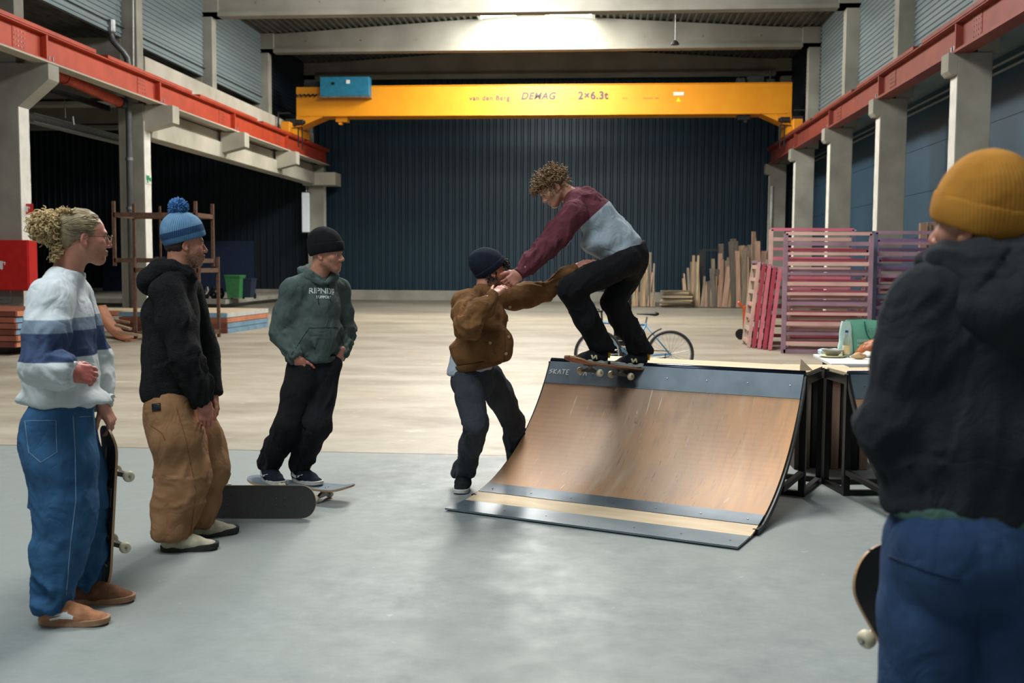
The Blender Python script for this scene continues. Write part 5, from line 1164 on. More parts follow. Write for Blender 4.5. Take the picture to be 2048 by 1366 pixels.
    rr = random.Random(5); paths = []
    for i in range(240):
        a = rr.uniform(-1.35,1.35); z = rr.uniform(-.02,.085); p = Vector((math.sin(a)*.078,.045*math.cos(a)-.02,z+.012)); q = Vector((math.sin(a)*.03,-.12,.035)); mid = p.lerp(q,.5); mid = Vector((mid.x*1.0,mid.y,mid.z)); n = (mid-Vector((0,-.022,.038)))
        sc = 1/math.sqrt((n.x/.085)**2+(n.y/.105)**2+(n.z/.094)**2); mid = Vector((0,-.022,.038))+n*sc; pts = []
        for k in range(9):
            t = k/8; v = (p*(1-t)**2+mid*2*t*(1-t)+q*t*t); n = v-Vector((0,-.022,.038)); e = math.sqrt((n.x/.083)**2+(n.y/.102)**2+(n.z/.091)**2); v = Vector((0,-.022,.038))+n*max(1,1/max(e,.2)) if e < 1 else v
            pts.append(v+Vector((math.sin(t*9+i),0,math.cos(t*7+i)))*.002)
        paths.append(pts)
    strands(paths,.0032,.0018,'combed_strands',mat('hair_blond_dark',(176,158,120),(110,94,72),.6,ns=18),hc,M)
    bc = np.array((0,-.165,.04)); paths = []
    for i in range(420):
        d = unit(RNG.randn(3)); p = bc+d*np.array((.05,.05,.055))*rr.uniform(.5,1); paths.append(curl_path(p,unit(d+RNG.randn(3)*.5),rr.uniform(.03,.055),rr.uniform(.007,.012),rr.uniform(1.2,2.6),rr,.006,12))
    for i in range(70):
        p = np.array((rr.uniform(-.05,.05),-.1+rr.uniform(-.02,.02),rr.uniform(-.09,-.03))); paths.append(curl_path(p,(rr.uniform(-.3,.3),-.7,-.6),rr.uniform(.03,.05),.009,1.8,rr,.01,12))
    for i in range(40):
        a = rr.uniform(-1.3,1.3); p = np.array((math.sin(a)*.06,-.05-math.cos(a)*.05,.105)); paths.append(curl_path(p,(rr.uniform(-.5,.5),rr.uniform(-1,.2),.3),rr.uniform(.02,.035),.004,1.2,rr,0,8))
    bun = strands(paths,.0034,.0022,'hair_bun',mat('hair_blond',(214,190,136),(150,118,74),.6,ns=22),hc,M)
    s = SDF(.006); s.ell(bc,(.052,.052,.058)); V, F = s.mesh(); link('bun_core', np_mesh('bun_core',V,F), mat('hair_blond_core',(150,122,82),(112,86,56),.8,ns=40), hc, M)
    gm = mat('glasses_wire',(70,64,60),None,.3,.8); mb = MB()
    for q in (-1,1): mb.tube([(q*.034+.023*math.cos(a),.112-.006*math.cos(a)*q*q*0,-.004+.02*math.sin(a)) for a in [i*.349 for i in range(18)]],.0011,5,closed=True).tube([(q*.057,.11,.004),(q*.078,.09,.006),(q*.08,.0,.002),(q*.08,-.02,-.012)],.0013,5)
    mb.tube([(-.011,.113,0),(0,.117,.004),(.011,.113,0)],.0012,5); gl = mb.build('glasses', gm, r, M)
    mb = MB()
    for q in (-1,1): mb.add([(q*.034+.022*math.cos(a),.1125,-.004+.019*math.sin(a)) for a in [i*.349 for i in range(18)]],[tuple(range(18))])
    mb.build('lens', mat('lens',(220,230,235),None,.02,trans=.95), gl, M)
man_sweatshirt()
# ---------------------------------------------------------------- B: black fleece, tan trousers, pompom hat
def man_fleece():
    r = thing('person', G(385,1090)[:], 'man in black hooded fleece, tan trousers and blue pompom hat', 'person')
    sk = (188,132,106); f = D3(.9,-.04,.44); c = J(371,488,6.0); M = head_frame(c, f); nb = J(356,548,6.0)
    sR, sL = J(333,588,5.82), J(372,582,6.2); eR, wR = J(372,712,5.78), J(408,806,5.85); eL, wL = J(410,700,6.3), J(425,790,6.25)
    hp = J(352,810,6.0); lat = unit(sL-sR); hR, kR, aR = J(342,820,5.9), J(366,955,5.92), J(356,1082,5.9); hL, kL, aL = J(374,820,6.15), J(412,940,6.2), J(414,1052,6.2)
    aR, aL = ank(G(321,1102),G(430,1098)), ank(G(372,1078),G(466,1066))
    hd = head_mesh(M, nb, sk, (92,66,48), .75, (70,50,38))
    h1 = hand_mesh(wR, D3(.12,-.98,-.05), D3(.5,.0,-.86), -1, (.5,.55,.6,.6), thumb=(.5,.8,-.3), skin=(186,120,104), sc=1.05)
    h2 = hand_mesh(wL, D3(.1,-.98,.05), D3(.5,0,.8), 1, (.4,.4,.45,.5), skin=sk)
    b = limb_mesh([([vl(nb,hp,.15),vl(nb,hp,.5),vl(nb,hp,.85)],[.085,.1,.075]),([sR,eR,wR],[.045,.04,.028]),([sL,eL,wL],[.045,.04,.028]),([hR,kR,aR],[.07,.052,.036]),([hL,kL,aL],[.07,.052,.036])], sk)
    body(r,[hd,h1,h2,b])
    fl = fab('fleece_black',(28,28,29),(22,22,23),1,ns=40,bump=.9,bs=170)
    s = SDF(.009); s.chain([vl(nb,hp,.1),J(342,630,6.0),J(345,720,6.0),J(344,780,6.0)],[.1,.143,.155,.165],k=.05,n=lat,sc=1.25)
    s.cap(vl(nb,sR,.2),sR,.075,.085,k=.05).cap(vl(nb,sL,.2),sL,.075,.085,k=.05); trim(s, J(342,793,6.0), D3(.14,-1,0), .4,.15)
    s.chain([sR,vl(sR,eR,.5),eR,vl(eR,wR,.6),wR],[.09,.095,.088,.074,.058],k=.03); s.chain([sL,eL,wL],[.088,.078,.058],k=.03); trim(s,wR,wR-eR,.08,.05); trim(s,wL,wL-eL,.08,.05)
    jk = cloth('fleece_jacket', s, fl, r, [(sR,eR,.004,.01,13),(eR,wR,.01,.012,17),(nb,hp,.002,.006,8)], 2, .007, 8)
    s = SDF(.0085); n0 = A3(f); ln = unit(np.cross(n0,(0,0,1)))
    ring = [nb+n0*.075+ln*.035+[0,0,-.015],nb+n0*.03+ln*.078+[0,0,.01],nb-n0*.045+ln*.075+[0,0,.025],nb-n0*.085+[0,0,.03],nb-n0*.045-ln*.075+[0,0,.025],nb+n0*.03-ln*.078+[0,0,.01],nb+n0*.075-ln*.035+[0,0,-.015]]
    s.chain(ring,[.028,.036,.042,.046,.042,.036,.028],k=.03); s.chain([nb-n0*.1+[0,0,.02],nb-n0*.15+[0,0,-.045],nb-n0*.12+[0,0,-.1]],[.05,.055,.04],k=.05,n=lat,sc=1.6)
    cloth('hood', s, fl, jk, [(ring[1],ring[3],.006,.006,10),(ring[3],ring[5],.006,.006,10)], 3, .006, 10)
    tm = fab('trousers_tan',(150,112,80),(126,92,62),ns=6,bs=700)
    s = SDF(.009); s.chain([J(350,800,6.0),J(352,860,6.02)],[.13,.14],k=.05,n=lat,sc=1.25); s.ell(J(330,840,5.95),(.11,.14,.13),k=.06)
    for h,k_,a in ((hR,kR,aR),(hL,kL,aL)): s.chain([h,vl(h,k_,.45),k_,vl(k_,a,.5),a],[.135,.15,.145,.13,.105],k=.04)
    trim(s,aR+[0,0,-.035],(0,0,-1), .16,.1); trim(s,aL+[0,0,-.035],(0,0,-1), .16,.1)
    tr = cloth('trousers', s, tm, r, [(hR,kR,.004,.007,8),(kR,aR,.007,.013,14),(hL,kL,.004,.007,8),(kL,aL,.007,.013,14)], 6, .009, 6)
    patch(tr,[(304,808),(321,806),(322,821),(305,823)],blackm,tr,'waist_label',4); st = fab('stitch_tan',(126,88,52)); seam(tr,[(301,850),(324,866),(330,880)],.002,st,tr,'pocket_seam'); seam(tr,[(352,812),(372,880),(392,980),(380,1080)],.0018,st,tr,'side_seam',8)
    su = fab('shoe_beige',(186,178,154),(164,156,134),ns=30); so = fab('sole_dark',(58,60,58),(48,50,48),bump=0)
    shoe(r, A3(G(321,1102)), A3(G(430,1098)), (0,0,1), su, so, L=.315, high=.09, th=.034); shoe(r, A3(G(372,1078)), A3(G(466,1066)), (0,0,1), su, so, L=.31, high=.09, th=.034)
    hb_ = ribs(fab('knit_blue',(112,150,182),(92,132,166),bump=0),64); bands(hb_,'s',[(-.088,(44,74,112)),(-.05,(84,126,164))])
    hat = beanie(r, M, hb_, hb_, z0=.012, tilt=-.32, r=(.102,.125,.118), cz=.052, cuff=False, name='pompom_hat')
    n = np.array((0,math.sin(.32),-math.cos(.32))); V = np.array([v.co for v in hat.data.vertices]); t = hat.data.attributes.new('s','FLOAT','POINT'); t.data.foreach_set('value', ((V@n)+.0).astype(np.float32))
    rr = random.Random(8); pc = np.array((0,-.045,.205)); paths = []
    for i in range(700): d = unit(RNG.randn(3)); p = pc+d*.018; paths.append([Vector(p),Vector(p+d*.018+RNG.randn(3)*.003),Vector(pc+d*rr.uniform(.05,.06)+RNG.randn(3)*.004)])
    pm = mat('pompom_blue',(74,128,182),(44,88,140),.9,ns=60); pp = strands(paths,.003,.0022,'pompom',pm,hat,M,n=3); s = SDF(.006); s.ell(pc,.043); V,F = s.mesh(); link('pompom_core',np_mesh('pompom_core',V,F),pm,hat,M)
    s = SDF(.0045); s.ell((0,-.024,.0),(.0795,.094,.08),k=.02); s.box((0,.12,-.02),(.12,.115,.12),np.array(Matrix.Rotation(-.2,3,'X')),rnd=.01,k=.012,op='-'); s.box((0,-.02,-.12),(.12,.12,.062),rnd=.01,k=.012,op='-')
    for q in (-1,1): s.ell((q*.085,-.002,-.022),(.03,.03,.04),k=.012,op='-')
    V,F = s.mesh(1); V = V+normals(V,F)*(vnoise(V*np.array([160,60,40]),2)*.003)[:,None]; link('hair', np_mesh('hair',V,F), mat('hair_dark',(52,38,30),(34,25,20),.7,ns=30), r, M)
man_fleece()
# ---------------------------------------------------------------- C: green hoodie, black jeans, standing on a board
def man_hoodie():
    r = thing('person', G(580,985)[:], 'man in green hoodie, black jeans and black beanie with hands in pockets', 'person')
    sk = (196,140,114); d0 = 7.15; f = D3(.96,-.05,-.28); c = J(655,508,7.1); M = head_frame(c, f, D3(-.06,1,0)); nb = J(638,552,7.15)
    tf = D3(.5,0,-.86); lat = A3(D3(.86,0,.5))
    sR, sL = J(584,582,7.04), J(676,580,7.3); eR, wR = J(564,666,7.08), J(596,718,6.98); eL, wL = J(688,662,7.4), J(680,712,7.22)
    hp = J(622,735,7.15); hR, kR, aR = J(602,745,7.1), J(578,848,7.1), J(546,942,7.25); hL, kL, aL = J(645,745,7.22), J(634,850,7.1), J(613,944,7.08)
    bd = lambda x, y: A3(G(x,y,.092))
    aR, aL = ank(bd(530,958),bd(566,974)), ank(bd(588,960),bd(656,976))
    hd = head_mesh(M, nb, sk, (112,84,64), .55, (96,70,52), neck_r=.06)
    h1 = hand_mesh(wR, D3(.3,-.93,.2), D3(-.3,.1,-.8), -1, (.15,.15,.15,.15), skin=(196,128,108)); h2 = hand_mesh(wL, D3(-.35,-.93,.0), D3(.8,.1,-.5), 1, (.15,.15,.15,.15), skin=(186,122,104))
    b = limb_mesh([([vl(nb,hp,.15),vl(nb,hp,.5),vl(nb,hp,.85)],[.085,.1,.075]),([sR,eR,wR],[.045,.04,.028]),([sL,eL,wL],[.045,.04,.028]),([hR,kR,aR],[.07,.052,.036]),([hL,kL,aL],[.07,.052,.036])], sk)
    body(r,[hd,h1,h2,b])
    gm = fab('hoodie_green',(82,95,91),(70,83,79))
    s = SDF(.009); s.chain([vl(nb,hp,.14),J(628,610,7.15),J(626,670,7.15),J(624,712,7.15)],[.09,.12,.128,.128],k=.05,n=lat,sc=1.42)
    s.cap(vl(nb,sR,.25),sR,.07,.082,k=.05).cap(vl(nb,sL,.25),sL,.07,.08,k=.05); trim(s, J(622,722,7.15), (0,0,-1), .3,.12)
    s.chain([sR,vl(sR,eR,.5),eR,wR],[.084,.086,.078,.055],k=.03); s.chain([sL,vl(sL,eL,.5),eL,wL],[.08,.08,.072,.052],k=.03); trim(s,wR,wR-eR,.08,.05); trim(s,wL,wL-eL,.08,.05)
    jk = cloth('hoodie', s, gm, r, [(sR,eR,.003,.009,14),(eR,wR,.012,.013,19),(sL,eL,.003,.009,14),(eL,wL,.012,.012,19),(vl(nb,hp,.2),hp,.002,.009,9)], 5, .006, 8)
    s = SDF(.0075); n0 = A3(tf); ln = lat
    ring = [nb+n0*.1-ln*.02+[0,0,-.045],nb+n0*.055-ln*.085+[0,0,-.005],nb-n0*.03-ln*.1+[0,0,.03],nb-n0*.085-ln*.03+[0,0,.035],nb-n0*.085+ln*.04+[0,0,.035],nb-n0*.02+ln*.1+[0,0,.03],nb+n0*.06+ln*.085+[0,0,0],nb+n0*.1+ln*.02+[0,0,-.045]]
    s.chain(ring,[.018,.03,.036,.045,.045,.036,.03,.018],k=.025); s.cap(nb-n0*.1-ln*.06+[0,0,-.03],nb-n0*.1+ln*.06+[0,0,-.03],.06,k=.04)
    cloth('hood', s, gm, jk, [(ring[1],ring[3],.005,.005,12),(ring[4],ring[6],.005,.005,12)], 7, .005, 12)
    dk = fab('green_dark',(48,62,58)); seam(jk,[(632,560),(635,590),(637,608)],.0032,dk,jk,'drawstring',6,.003); seam(jk,[(656,558),(657,590),(661,602)],.0032,dk,jk,'drawstring',6,.003)
    seam(jk,[(582,710),(618,656),(675,655),(688,690)],.002,dk,jk,'pocket_edge',8)
    p, n = hit(jk,648,586,.004); x = A3(lat); Mt = head_frame(A3(p), np.array((0,0,1.)), -A3(n)); Z = A3(n); X = unit(np.cross((0,0,1),Z)); Y = np.cross(Z,X)
    Mt = Matrix(((X[0],Y[0],Z[0],p[0]),(X[1],Y[1],Z[1],p[1]),(X[2],Y[2],Z[2],p[2]),(0,0,0,1)))
    for t, sz, dy, nm in (('RIPNDIP',.058,.012,'chest_print'),('SUPPORT',.026,-.032,'chest_print')):
        tx = text_mesh(t, sz, nm, mat('print_white',(206,212,208),None,.7), jk, Mt@T((.0,dy,0)), .0006, off=.0012)
        for v in tx.data.vertices:
            if dy > 0 and v.co.y < 0: v.co.y *= 1+.9*(1-min(1,abs(v.co.x)/.11))*0
            w_ = Mt@T((0,dy,0))@v.co; h = BV[jk].find_nearest(w_)
            if h[0] is not None: v.co = (Mt@T((0,dy,0))).inverted()@(h[0]+h[1]*.003)
    cuff(J(624,712,7.15),(0,0,-1),.126,.04,gm,jk,'hem_band',lat,1.38,.118); cuff(vl(eR,wR,.72),wR-eR,.052,.05,gm,jk,'cuff'); cuff(vl(eL,wL,.72),wL-eL,.05,.05,gm,jk,'cuff')
    bj = fab('jeans_black',(31,31,34),(25,25,28),ns=8,bs=800); s = SDF(.0085); s.chain([J(622,722,7.15),J(622,760,7.15)],[.11,.115],k=.05,n=lat,sc=1.4); s.cap(J(606,734,7.03),J(613,768,7.06),.062,.07,k=.03); s.cap(J(668,728,7.2),J(656,765,7.18),.06,.066,k=.03)
    for h,k_,a in ((hR,kR,aR),(hL,kL,aL)): s.chain([h,vl(h,k_,.4),k_,vl(k_,a,.5),a],[.105,.106,.094,.084,.074],k=.03)
    trim(s,aR+[0,0,-.035],(0,0,-1),.14,.1); trim(s,aL+[0,0,-.035],(0,0,-1),.14,.1)
    cloth('jeans', s, bj, r, [(hR,kR,.003,.007,9),(kR,aR,.007,.014,15),(hL,kL,.003,.007,9),(kL,aL,.007,.014,15)], 8, .006, 8)
    nv = fab('shoe_navy',(26,30,42),(20,24,34),ns=30)
    def swoosh(o, M):
        sx = .052; mb = MB(); pts = [(.045,.05,.017),(.07,.037,.013),(.1,.034,.009),(.13,.04,.006),(.165,.056,.0015)]; rows = [[(0,y,z-w+.012),(0,y,z+w+.012)] for y,z,w in pts]; mb.grid(rows); snap(mb,o,.06); mb.build('side_mark', white_paint, o, M)
    up = (0,0,1); zt = .092
    shoe(r, bd(530,958), bd(566,974), up, nv, sole_w, lace=fab('lace_dark',(40,46,60)), L=.3, extra=swoosh, label='dark navy shoe with white sole')
    shoe(r, bd(588,960), bd(656,976), up, nv, sole_w, lace=fab('lace_pale',(140,148,160)), L=.3, extra=swoosh, label='dark navy shoe with white mark and white sole')
    bm_ = ribs(fab('beanie_black',(24,24,25),(19,19,20),bump=0),70,.4); beanie(r, M, bm_, bm_, z0=.004, tilt=-.22, r=(.098,.122,.118), cz=.05, cuffh=.07, slouch=.01)
man_hoodie()
# ---------------------------------------------------------------- D: brown jacket, reaching up to steady the skater
def man_jacket():
    r = thing('person', G(935,985)[:], 'man in brown corduroy jacket and navy beanie reaching up to steady the skater', 'person')
    sk = (188,130,104); f = D3(.93,.12,.34); c = J(982,544,7.42); M = head_frame(c, f, D3(-.12,1,0)); nb = J(966,592,7.4)
    lat = A3(D3(.86,.05,.5)); sR, sL = J(934,608,7.2), J(1026,594,7.5); eR, wR = J(936,652,6.98), J(986,590,7.06); eL, wL = J(1092,582,7.5), J(1150,538,7.5)
    hp = J(948,745,7.35); hR, kR, aR = J(932,752,7.28), J(952,850,7.12), J(926,958,7.2); hL, kL, aL = J(978,752,7.5), J(1026,842,7.76), J(1036,930,7.9)
    aR, aL = ank(G(930,972),G(914,1000)), ank(G(1034,956),G(1040,944))
    hd = head_mesh(M, nb, sk, (58,42,34), .9, (48,36,30))
    h1 = hand_mesh(wR, J(1024,560,7.16)-wR, D3(-.55,.55,-.62), -1, (.3,.4,.5,.55), thumb=(.7,.6,.1), skin=(196,138,118), sc=1.05)
    h2 = hand_mesh(wL, J(1194,516,7.5)-wL, D3(-.25,.75,-.6), 1, (.12,.15,.2,.25), thumb=(.75,.5,.2), tcurl=.1, skin=(190,130,112), sc=1.05)
    b = limb_mesh([([vl(nb,hp,.15),vl(nb,hp,.5),vl(nb,hp,.85)],[.085,.1,.075]),([sR,eR,wR],[.045,.04,.028]),([sL,eL,wL],[.045,.04,.028]),([hR,kR,aR],[.07,.052,.036]),([hL,kL,aL],[.07,.052,.036])], sk)
    body(r,[hd,h1,h2,b])
    cm = fab('jacket_brown',(122,86,52),(98,68,40),ns=9,bump=.3,bs=300)
    s = SDF(.0085); s.chain([vl(nb,hp,.12),J(968,640,7.35),J(966,690,7.32),J(954,712,7.3)],[.085,.125,.145,.14],k=.05,n=lat,sc=1.3)
    s.ell(J(1002,690,7.25),(.1,.1,.14),k=.06).ell(J(918,700,7.35),(.05,.09,.07),k=.05); s.cap(vl(nb,sR,.2),sR,.07,.085,k=.05).cap(vl(nb,sL,.2),sL,.075,.085,k=.05); s.cap(nb,nb+[0,0,.03],.07,.068,k=.03)
    trim(s, J(952,733,7.3), D3(.2,-1,0), .3,.12)
    s.chain([sR,vl(sR,eR,.5),eR,vl(eR,wR,.6),wR],[.09,.095,.086,.068,.042],k=.03); s.chain([sL,vl(sL,eL,.5),eL,vl(eL,wL,.7),wL],[.09,.082,.07,.058,.042],k=.03); trim(s,wR,wR-eR,.08,.05); trim(s,wL,wL-eL,.08,.05)
    jk = cloth('jacket', s, cm, r, [(sR,eR,.006,.012,15),(eR,wR,.012,.008,19),(sL,eL,.005,.010,14),(eL,wL,.010,.013,18),(vl(nb,hp,.2),J(958,700,7.3),.004,.011,10)], 9, .008, 9)
    dk = fab('jacket_rib',(104,74,46),(88,62,38)); cuff(J(956,722,7.3), D3(.2,-1,0), .138, .05, dk, jk, 'hem_band', lat, 1.32, .128); cuff(vl(eR,wR,.9),wR-eR,.041,.05,cm,jk,'cuff'); cuff(vl(eL,wL,.9),wL-eL,.04,.05,cm,jk,'cuff'); 
    cuff(nb+np.array((0,0,.02)), A3(f)*.25+np.array((0,0,1)), .078, .04, cm, jk, 'collar', r2=.07)
    seam(jk,[(1003,600),(1008,640),(1011,690),(1008,728)],.003,dk,jk,'front_placket',8); seam(jk,[(966,684),(998,690)],.0025,dk,jk,'pocket_edge')
    bt = mat('button_pale',(190,160,112),(170,140,96),.4)
    for i,(x,y) in enumerate(((1020,614),(1015,640),(1017,674),(1012,707),(980,686))):
        p, n = hit(jk,x,y,.003); MB().lathe([(.011,-.002),(.011,.002),(.006,.003),(0,.002)], p, n, 12).build('button', bt, jk)
    tm = fab('tshirt_grey',(176,186,196)); s = SDF(.009); s.chain([J(946,716,7.34),J(936,742,7.34)],[.13,.12],k=.03,n=lat,sc=1.3); trim(s,J(940,746,7.34),D3(.1,-1,0),.3,.1); trim(s,J(946,705,7.34),(0,0,1),.3,.1); cloth('tshirt', s, tm, r, [], 1, .003)
    jm = fab('jeans_charcoal',(62,66,72),(50,54,60),ns=8,bs=800); s = SDF(.0085); s.chain([J(947,738,7.35),J(950,770,7.36)],[.108,.11],k=.05,n=lat,sc=1.3); s.ell(J(925,765,7.38),(.08,.1,.09),k=.06)
    for h,k_,a in ((hR,kR,aR),(hL,kL,aL)): s.chain([h,vl(h,k_,.4),k_,vl(k_,a,.4),a],[.098,.098,.08,.075,.078],k=.03)
    trim(s,aR+[0,0,-.035],(0,0,-1),.14,.1); trim(s,aL+[0,0,-.035],(0,0,-1),.14,.1)
    jn = cloth('jeans', s, jm, r, [(hR,kR,.003,.007,9),(kR,aR,.007,.012,15),(hL,kL,.003,.007,9),(kL,aL,.007,.012,15)], 11, .006, 8)
    seam(jn,[(938,745),(946,752),(962,748)],.002,fab('stitch_grey',(96,100,106)),jn,'pocket_edge')
    bk_ = fab('shoe_black',(34,36,38),(26,28,30),ns=30); lc = fab('lace_green',(120,132,124))
    shoe(r, A3(G(930,972)), A3(G(914,1000)), (0,0,1), bk_, sole_w, lace=lc, L=.3); shoe(r, A3(G(1034,956)), A3(G(1040,944)), (0,0,1), bk_, sole_w, lace=lc, L=.29)
    bm_ = ribs(fab('beanie_navy',(30,38,52),(24,31,44),bump=0),60,.35); beanie(r, M, bm_, bm_, z0=-.0, tilt=-.55, r=(.098,.125,.112), cz=.05, cuffh=.05, slouch=.02)
    rr = random.Random(2); paths = []
    for i in range(120): p = np.array((rr.uniform(-.06,.06),.085+rr.uniform(-.01,.015),.045+rr.uniform(-.015,.03))); paths.append(curl_path(p,(rr.uniform(-.5,.5),.6,rr.uniform(-.5,.3)),rr.uniform(.03,.05),.008,1.6,rr,.012,10))
    for i in range(90): q = rr.choice((-1,1)); p = np.array((q*.074,rr.uniform(-.06,.02),rr.uniform(-.05,.01))); paths.append(curl_path(p,(q*.2,-.3,-.8),rr.uniform(.02,.04),.004,1.2,rr,.0,8))
    strands(paths,.0034,.002,'hair',mat('hair_black',(38,30,27),(26,20,18),.6,ns=30),r,M)
man_jacket()
# ---------------------------------------------------------------- E: the skater
def skater():
    r = thing('person', cE[:], 'curly haired skater in maroon and grey hoodie crouching on the board at the coping', 'person')
    sk = (200,148,122); f = D3(-.74,-.64,-.2); c = J(1106,377,7.66); M = head_frame(c, f, D3(-.67,.74,0)); nb = J(1152,398,7.68)
    sL, sR = J(1146,432,7.52), J(1150,418,7.88); eL, wL = J(1092,494,7.38), J(1040,546,7.24); eR, wR = J(1192,462,8.0), J(1226,492,7.9)
    hp = J(1258,505,7.72); lat = unit(sR-sL)
    hL, kL, aL = J(1252,520,7.6), J(1142,578,7.36), J(1180,688,7.52); hR, kR, aR = J(1266,522,7.84), J(1226,606,7.66), J(1270,692,7.86)
    up = A3(ME.to_3x3()@Vector((0,0,1)))
    def on(px_, py_, d):                                        # a point of the deck plane
        p = J(px_,py_,d); o = A3(ME.translation); return p-up*((p-o)@up)+up*.006
    hF, hB_ = on(1216,716,7.6), on(1296,722,7.84)+up*.02; tF, tB = hF+A3(D3(-1,.06,-.35)), hB_+A3(D3(-1,0,-.3))
    aL, aR = ank(hF,tF,up), ank(hB_,tB,up)
    hd = head_mesh(M, nb, sk, (110,80,56), .3, (96,70,48))
    h1 = hand_mesh(wL, D3(-.72,-.64,-.1), D3(.3,.1,-.9), 1, (.5,.6,.65,.7), thumb=(.6,.75,-.3), skin=(200,140,120), sc=1.08)
    h2 = hand_mesh(wR, D3(-.8,-.3,.1), D3(0,.8,.4), -1, (.3,.3,.3,.3), skin=sk)
    b = limb_mesh([([vl(nb,hp,.12),vl(nb,hp,.5),vl(nb,hp,.85)],[.08,.1,.075]),([sR,eR,wR],[.045,.04,.028]),([sL,eL,wL],[.045,.04,.028]),([hR,kR,aR],[.07,.052,.036]),([hL,kL,aL],[.07,.052,.036])], sk)
    body(r,[hd,h1,h2,b])
    hm = fab('hoodie_maroon',(104,54,63),(88,45,54)); bands(hm,'s',[(0,(158,170,178))])
    s = SDF(.0085); s.chain([J(1160,404,7.7),J(1190,432,7.7),J(1226,470,7.72),J(1252,492,7.72)],[.1,.132,.125,.13],k=.05,n=lat,sc=1.3)
    s.ell(J(1200,486,7.68),(.14,.16,.09),k=.06).ell(J(1236,506,7.7),(.13,.15,.05),k=.05); s.cap(vl(nb,sL,.2),sL,.075,.085,k=.05).cap(vl(nb,sR,.2),sR,.075,.085,k=.05)
    trim(s, J(1238,516,7.72), D3(.25,-.97,0), .34,.1)
    s.chain([sL,vl(sL,eL,.5),eL,vl(eL,wL,.6),wL],[.092,.088,.076,.062,.042],k=.03); s.chain([sR,eR,wR],[.088,.072,.045],k=.03); trim(s,wL,wL-eL,.08,.05)
    p1, p2 = J(1152,462,7.6), J(1220,400,7.7); dr = unit(p2-p1); vw = A3(ray(1180,430)); nn = unit(np.cross(dr,vw)); nn = nn if (J(1250,490,7.7)-p1)@nn > 0 else -nn
    def at_(V):
        a = (V-p1)@nn; bd = np.full(len(V),9.)
        for q0,q1 in ((vl(sL,eL,.25),eL),(eL,wL),(vl(sR,eR,.25),eR),(eR,wR)): ba = q1-q0; h = np.clip((V-q0)@ba/(ba@ba),0,1); bd = np.minimum(bd,np.linalg.norm(V-q0-h[:,None]*ba,axis=1))
        return np.minimum(a, (bd-.105)*2)
    jk = cloth('hoodie', s, hm, r, [(sL,eL,.004,.010,13),(eL,wL,.010,.008,17),(J(1190,432,7.7),J(1250,495,7.7),.004,.013,9)], 12, .007, 8, attr=at_)
    s = SDF(.0075); n0 = A3(D3(-.7,-.5,-.1)); sp = unit(hp-nb); ln = lat; bkv = A3(D3(.55,.83,0))
    ring = [nb+n0*.06-ln*.06,nb-ln*.085+bkv*.01,nb+sp*.04-ln*.08+bkv*.05,nb+sp*.05+bkv*.085,nb+sp*.04+ln*.08+bkv*.05,nb+ln*.085+bkv*.01,nb+n0*.06+ln*.06]
    s.chain(ring,[.024,.032,.04,.045,.04,.032,.024],k=.03); s.chain([nb+sp*.06+bkv*.075,nb+sp*.14+bkv*.09,nb+sp*.2+bkv*.07],[.05,.05,.03],k=.05,n=lat,sc=1.7)
    mm = fab('hood_maroon',(100,52,61),(84,43,52)); cloth('hood', s, mm, jk, [(ring[1],ring[3],.006,.006,11),(ring[3],nb+sp*.2+bkv*.08,.008,.008,14)], 13, .006, 11)
    cuff(vl(eL,wL,.88),wL-eL,.045,.055,mm,jk,'cuff'); gh = fab('hem_grey',(150,162,170)); cuff(J(1240,503,7.72), D3(.28,-.96,0), .13, .05, gh, jk, 'hem_band', lat, 1.3, .122)
    tb = fab('trousers_black',(25,26,29),(20,21,23),ns=8,bs=800); s = SDF(.009); s.chain([J(1262,500,7.72),J(1258,528,7.72)],[.115,.13],k=.05,n=lat,sc=1.25); s.ell(J(1270,512,7.72),(.09,.15,.09),k=.05)
    for h,k_,a in ((hL,kL,aL),(hR,kR,aR)): s.chain([h,vl(h,k_,.5),k_,vl(k_,a,.5),a],[.115,.105,.085,.082,.08],k=.03)
    trim(s,aL+[0,0,-.012],(0,0,-1),.15,.1); trim(s,aR+[0,0,-.012],(0,0,-1),.15,.1); trim(s, J(1244,500,7.72), D3(-.45,1,0), .3,.08)
    cloth('trousers', s, tb, r, [(hL,kL,.003,.006,8),(kL,aL,.006,.010,11),(hR,kR,.003,.006,8),(kR,aR,.006,.010,11)], 14, .006, 7)
    bs_ = fab('skate_shoe_black',(30,32,36),(24,26,30),ns=30); yl = fab('tab_yellow',(216,168,30),(200,150,24))
    def mark(o, M):
        for q in (-1,1):
            mb = MB()
            for p_, q_ in (((.112,.036),(.12,.066)),((.12,.064),(.142,.038)),((.142,.036),(.15,.066))): stroke(mb,p_,q_,.012)
            snap(mb,o,q*.06); mb.build('side_mark', fab('mark_cream',(214,206,160)), o, M)
        MB().tube([(0,-.0,.05),(0,-.006,.085),(0,.004,.112)],[.018,.02,.016],8).build('heel_tab', yl, o, M)
    shoe(r, hF, tF, up, bs_, sole_w, lace=fab('lace_black',(26,27,30)), L=.29, extra=mark, th=.036); shoe(r, hB_, tB, up, bs_, sole_w, lace=MC['lace_black'], L=.29, extra=mark, th=.036)
    hm_ = mat('hair_brown_core',(112,88,60),(84,64,44),.75,ns=40); s = SDF(.005); s.ell((0,-.02,.04),(.086,.105,.094),k=.02); s.ell((0,.04,.085),(.06,.05,.03),k=.03); s.box((0,.115,-.05),(.12,.075,.1),np.array(Matrix.Rotation(-.2,3,'X')),rnd=.01,k=.015,op='-')
    for q in (-1,1): s.ell((q*.088,.0,-.025),(.03,.03,.04),k=.012,op='-')
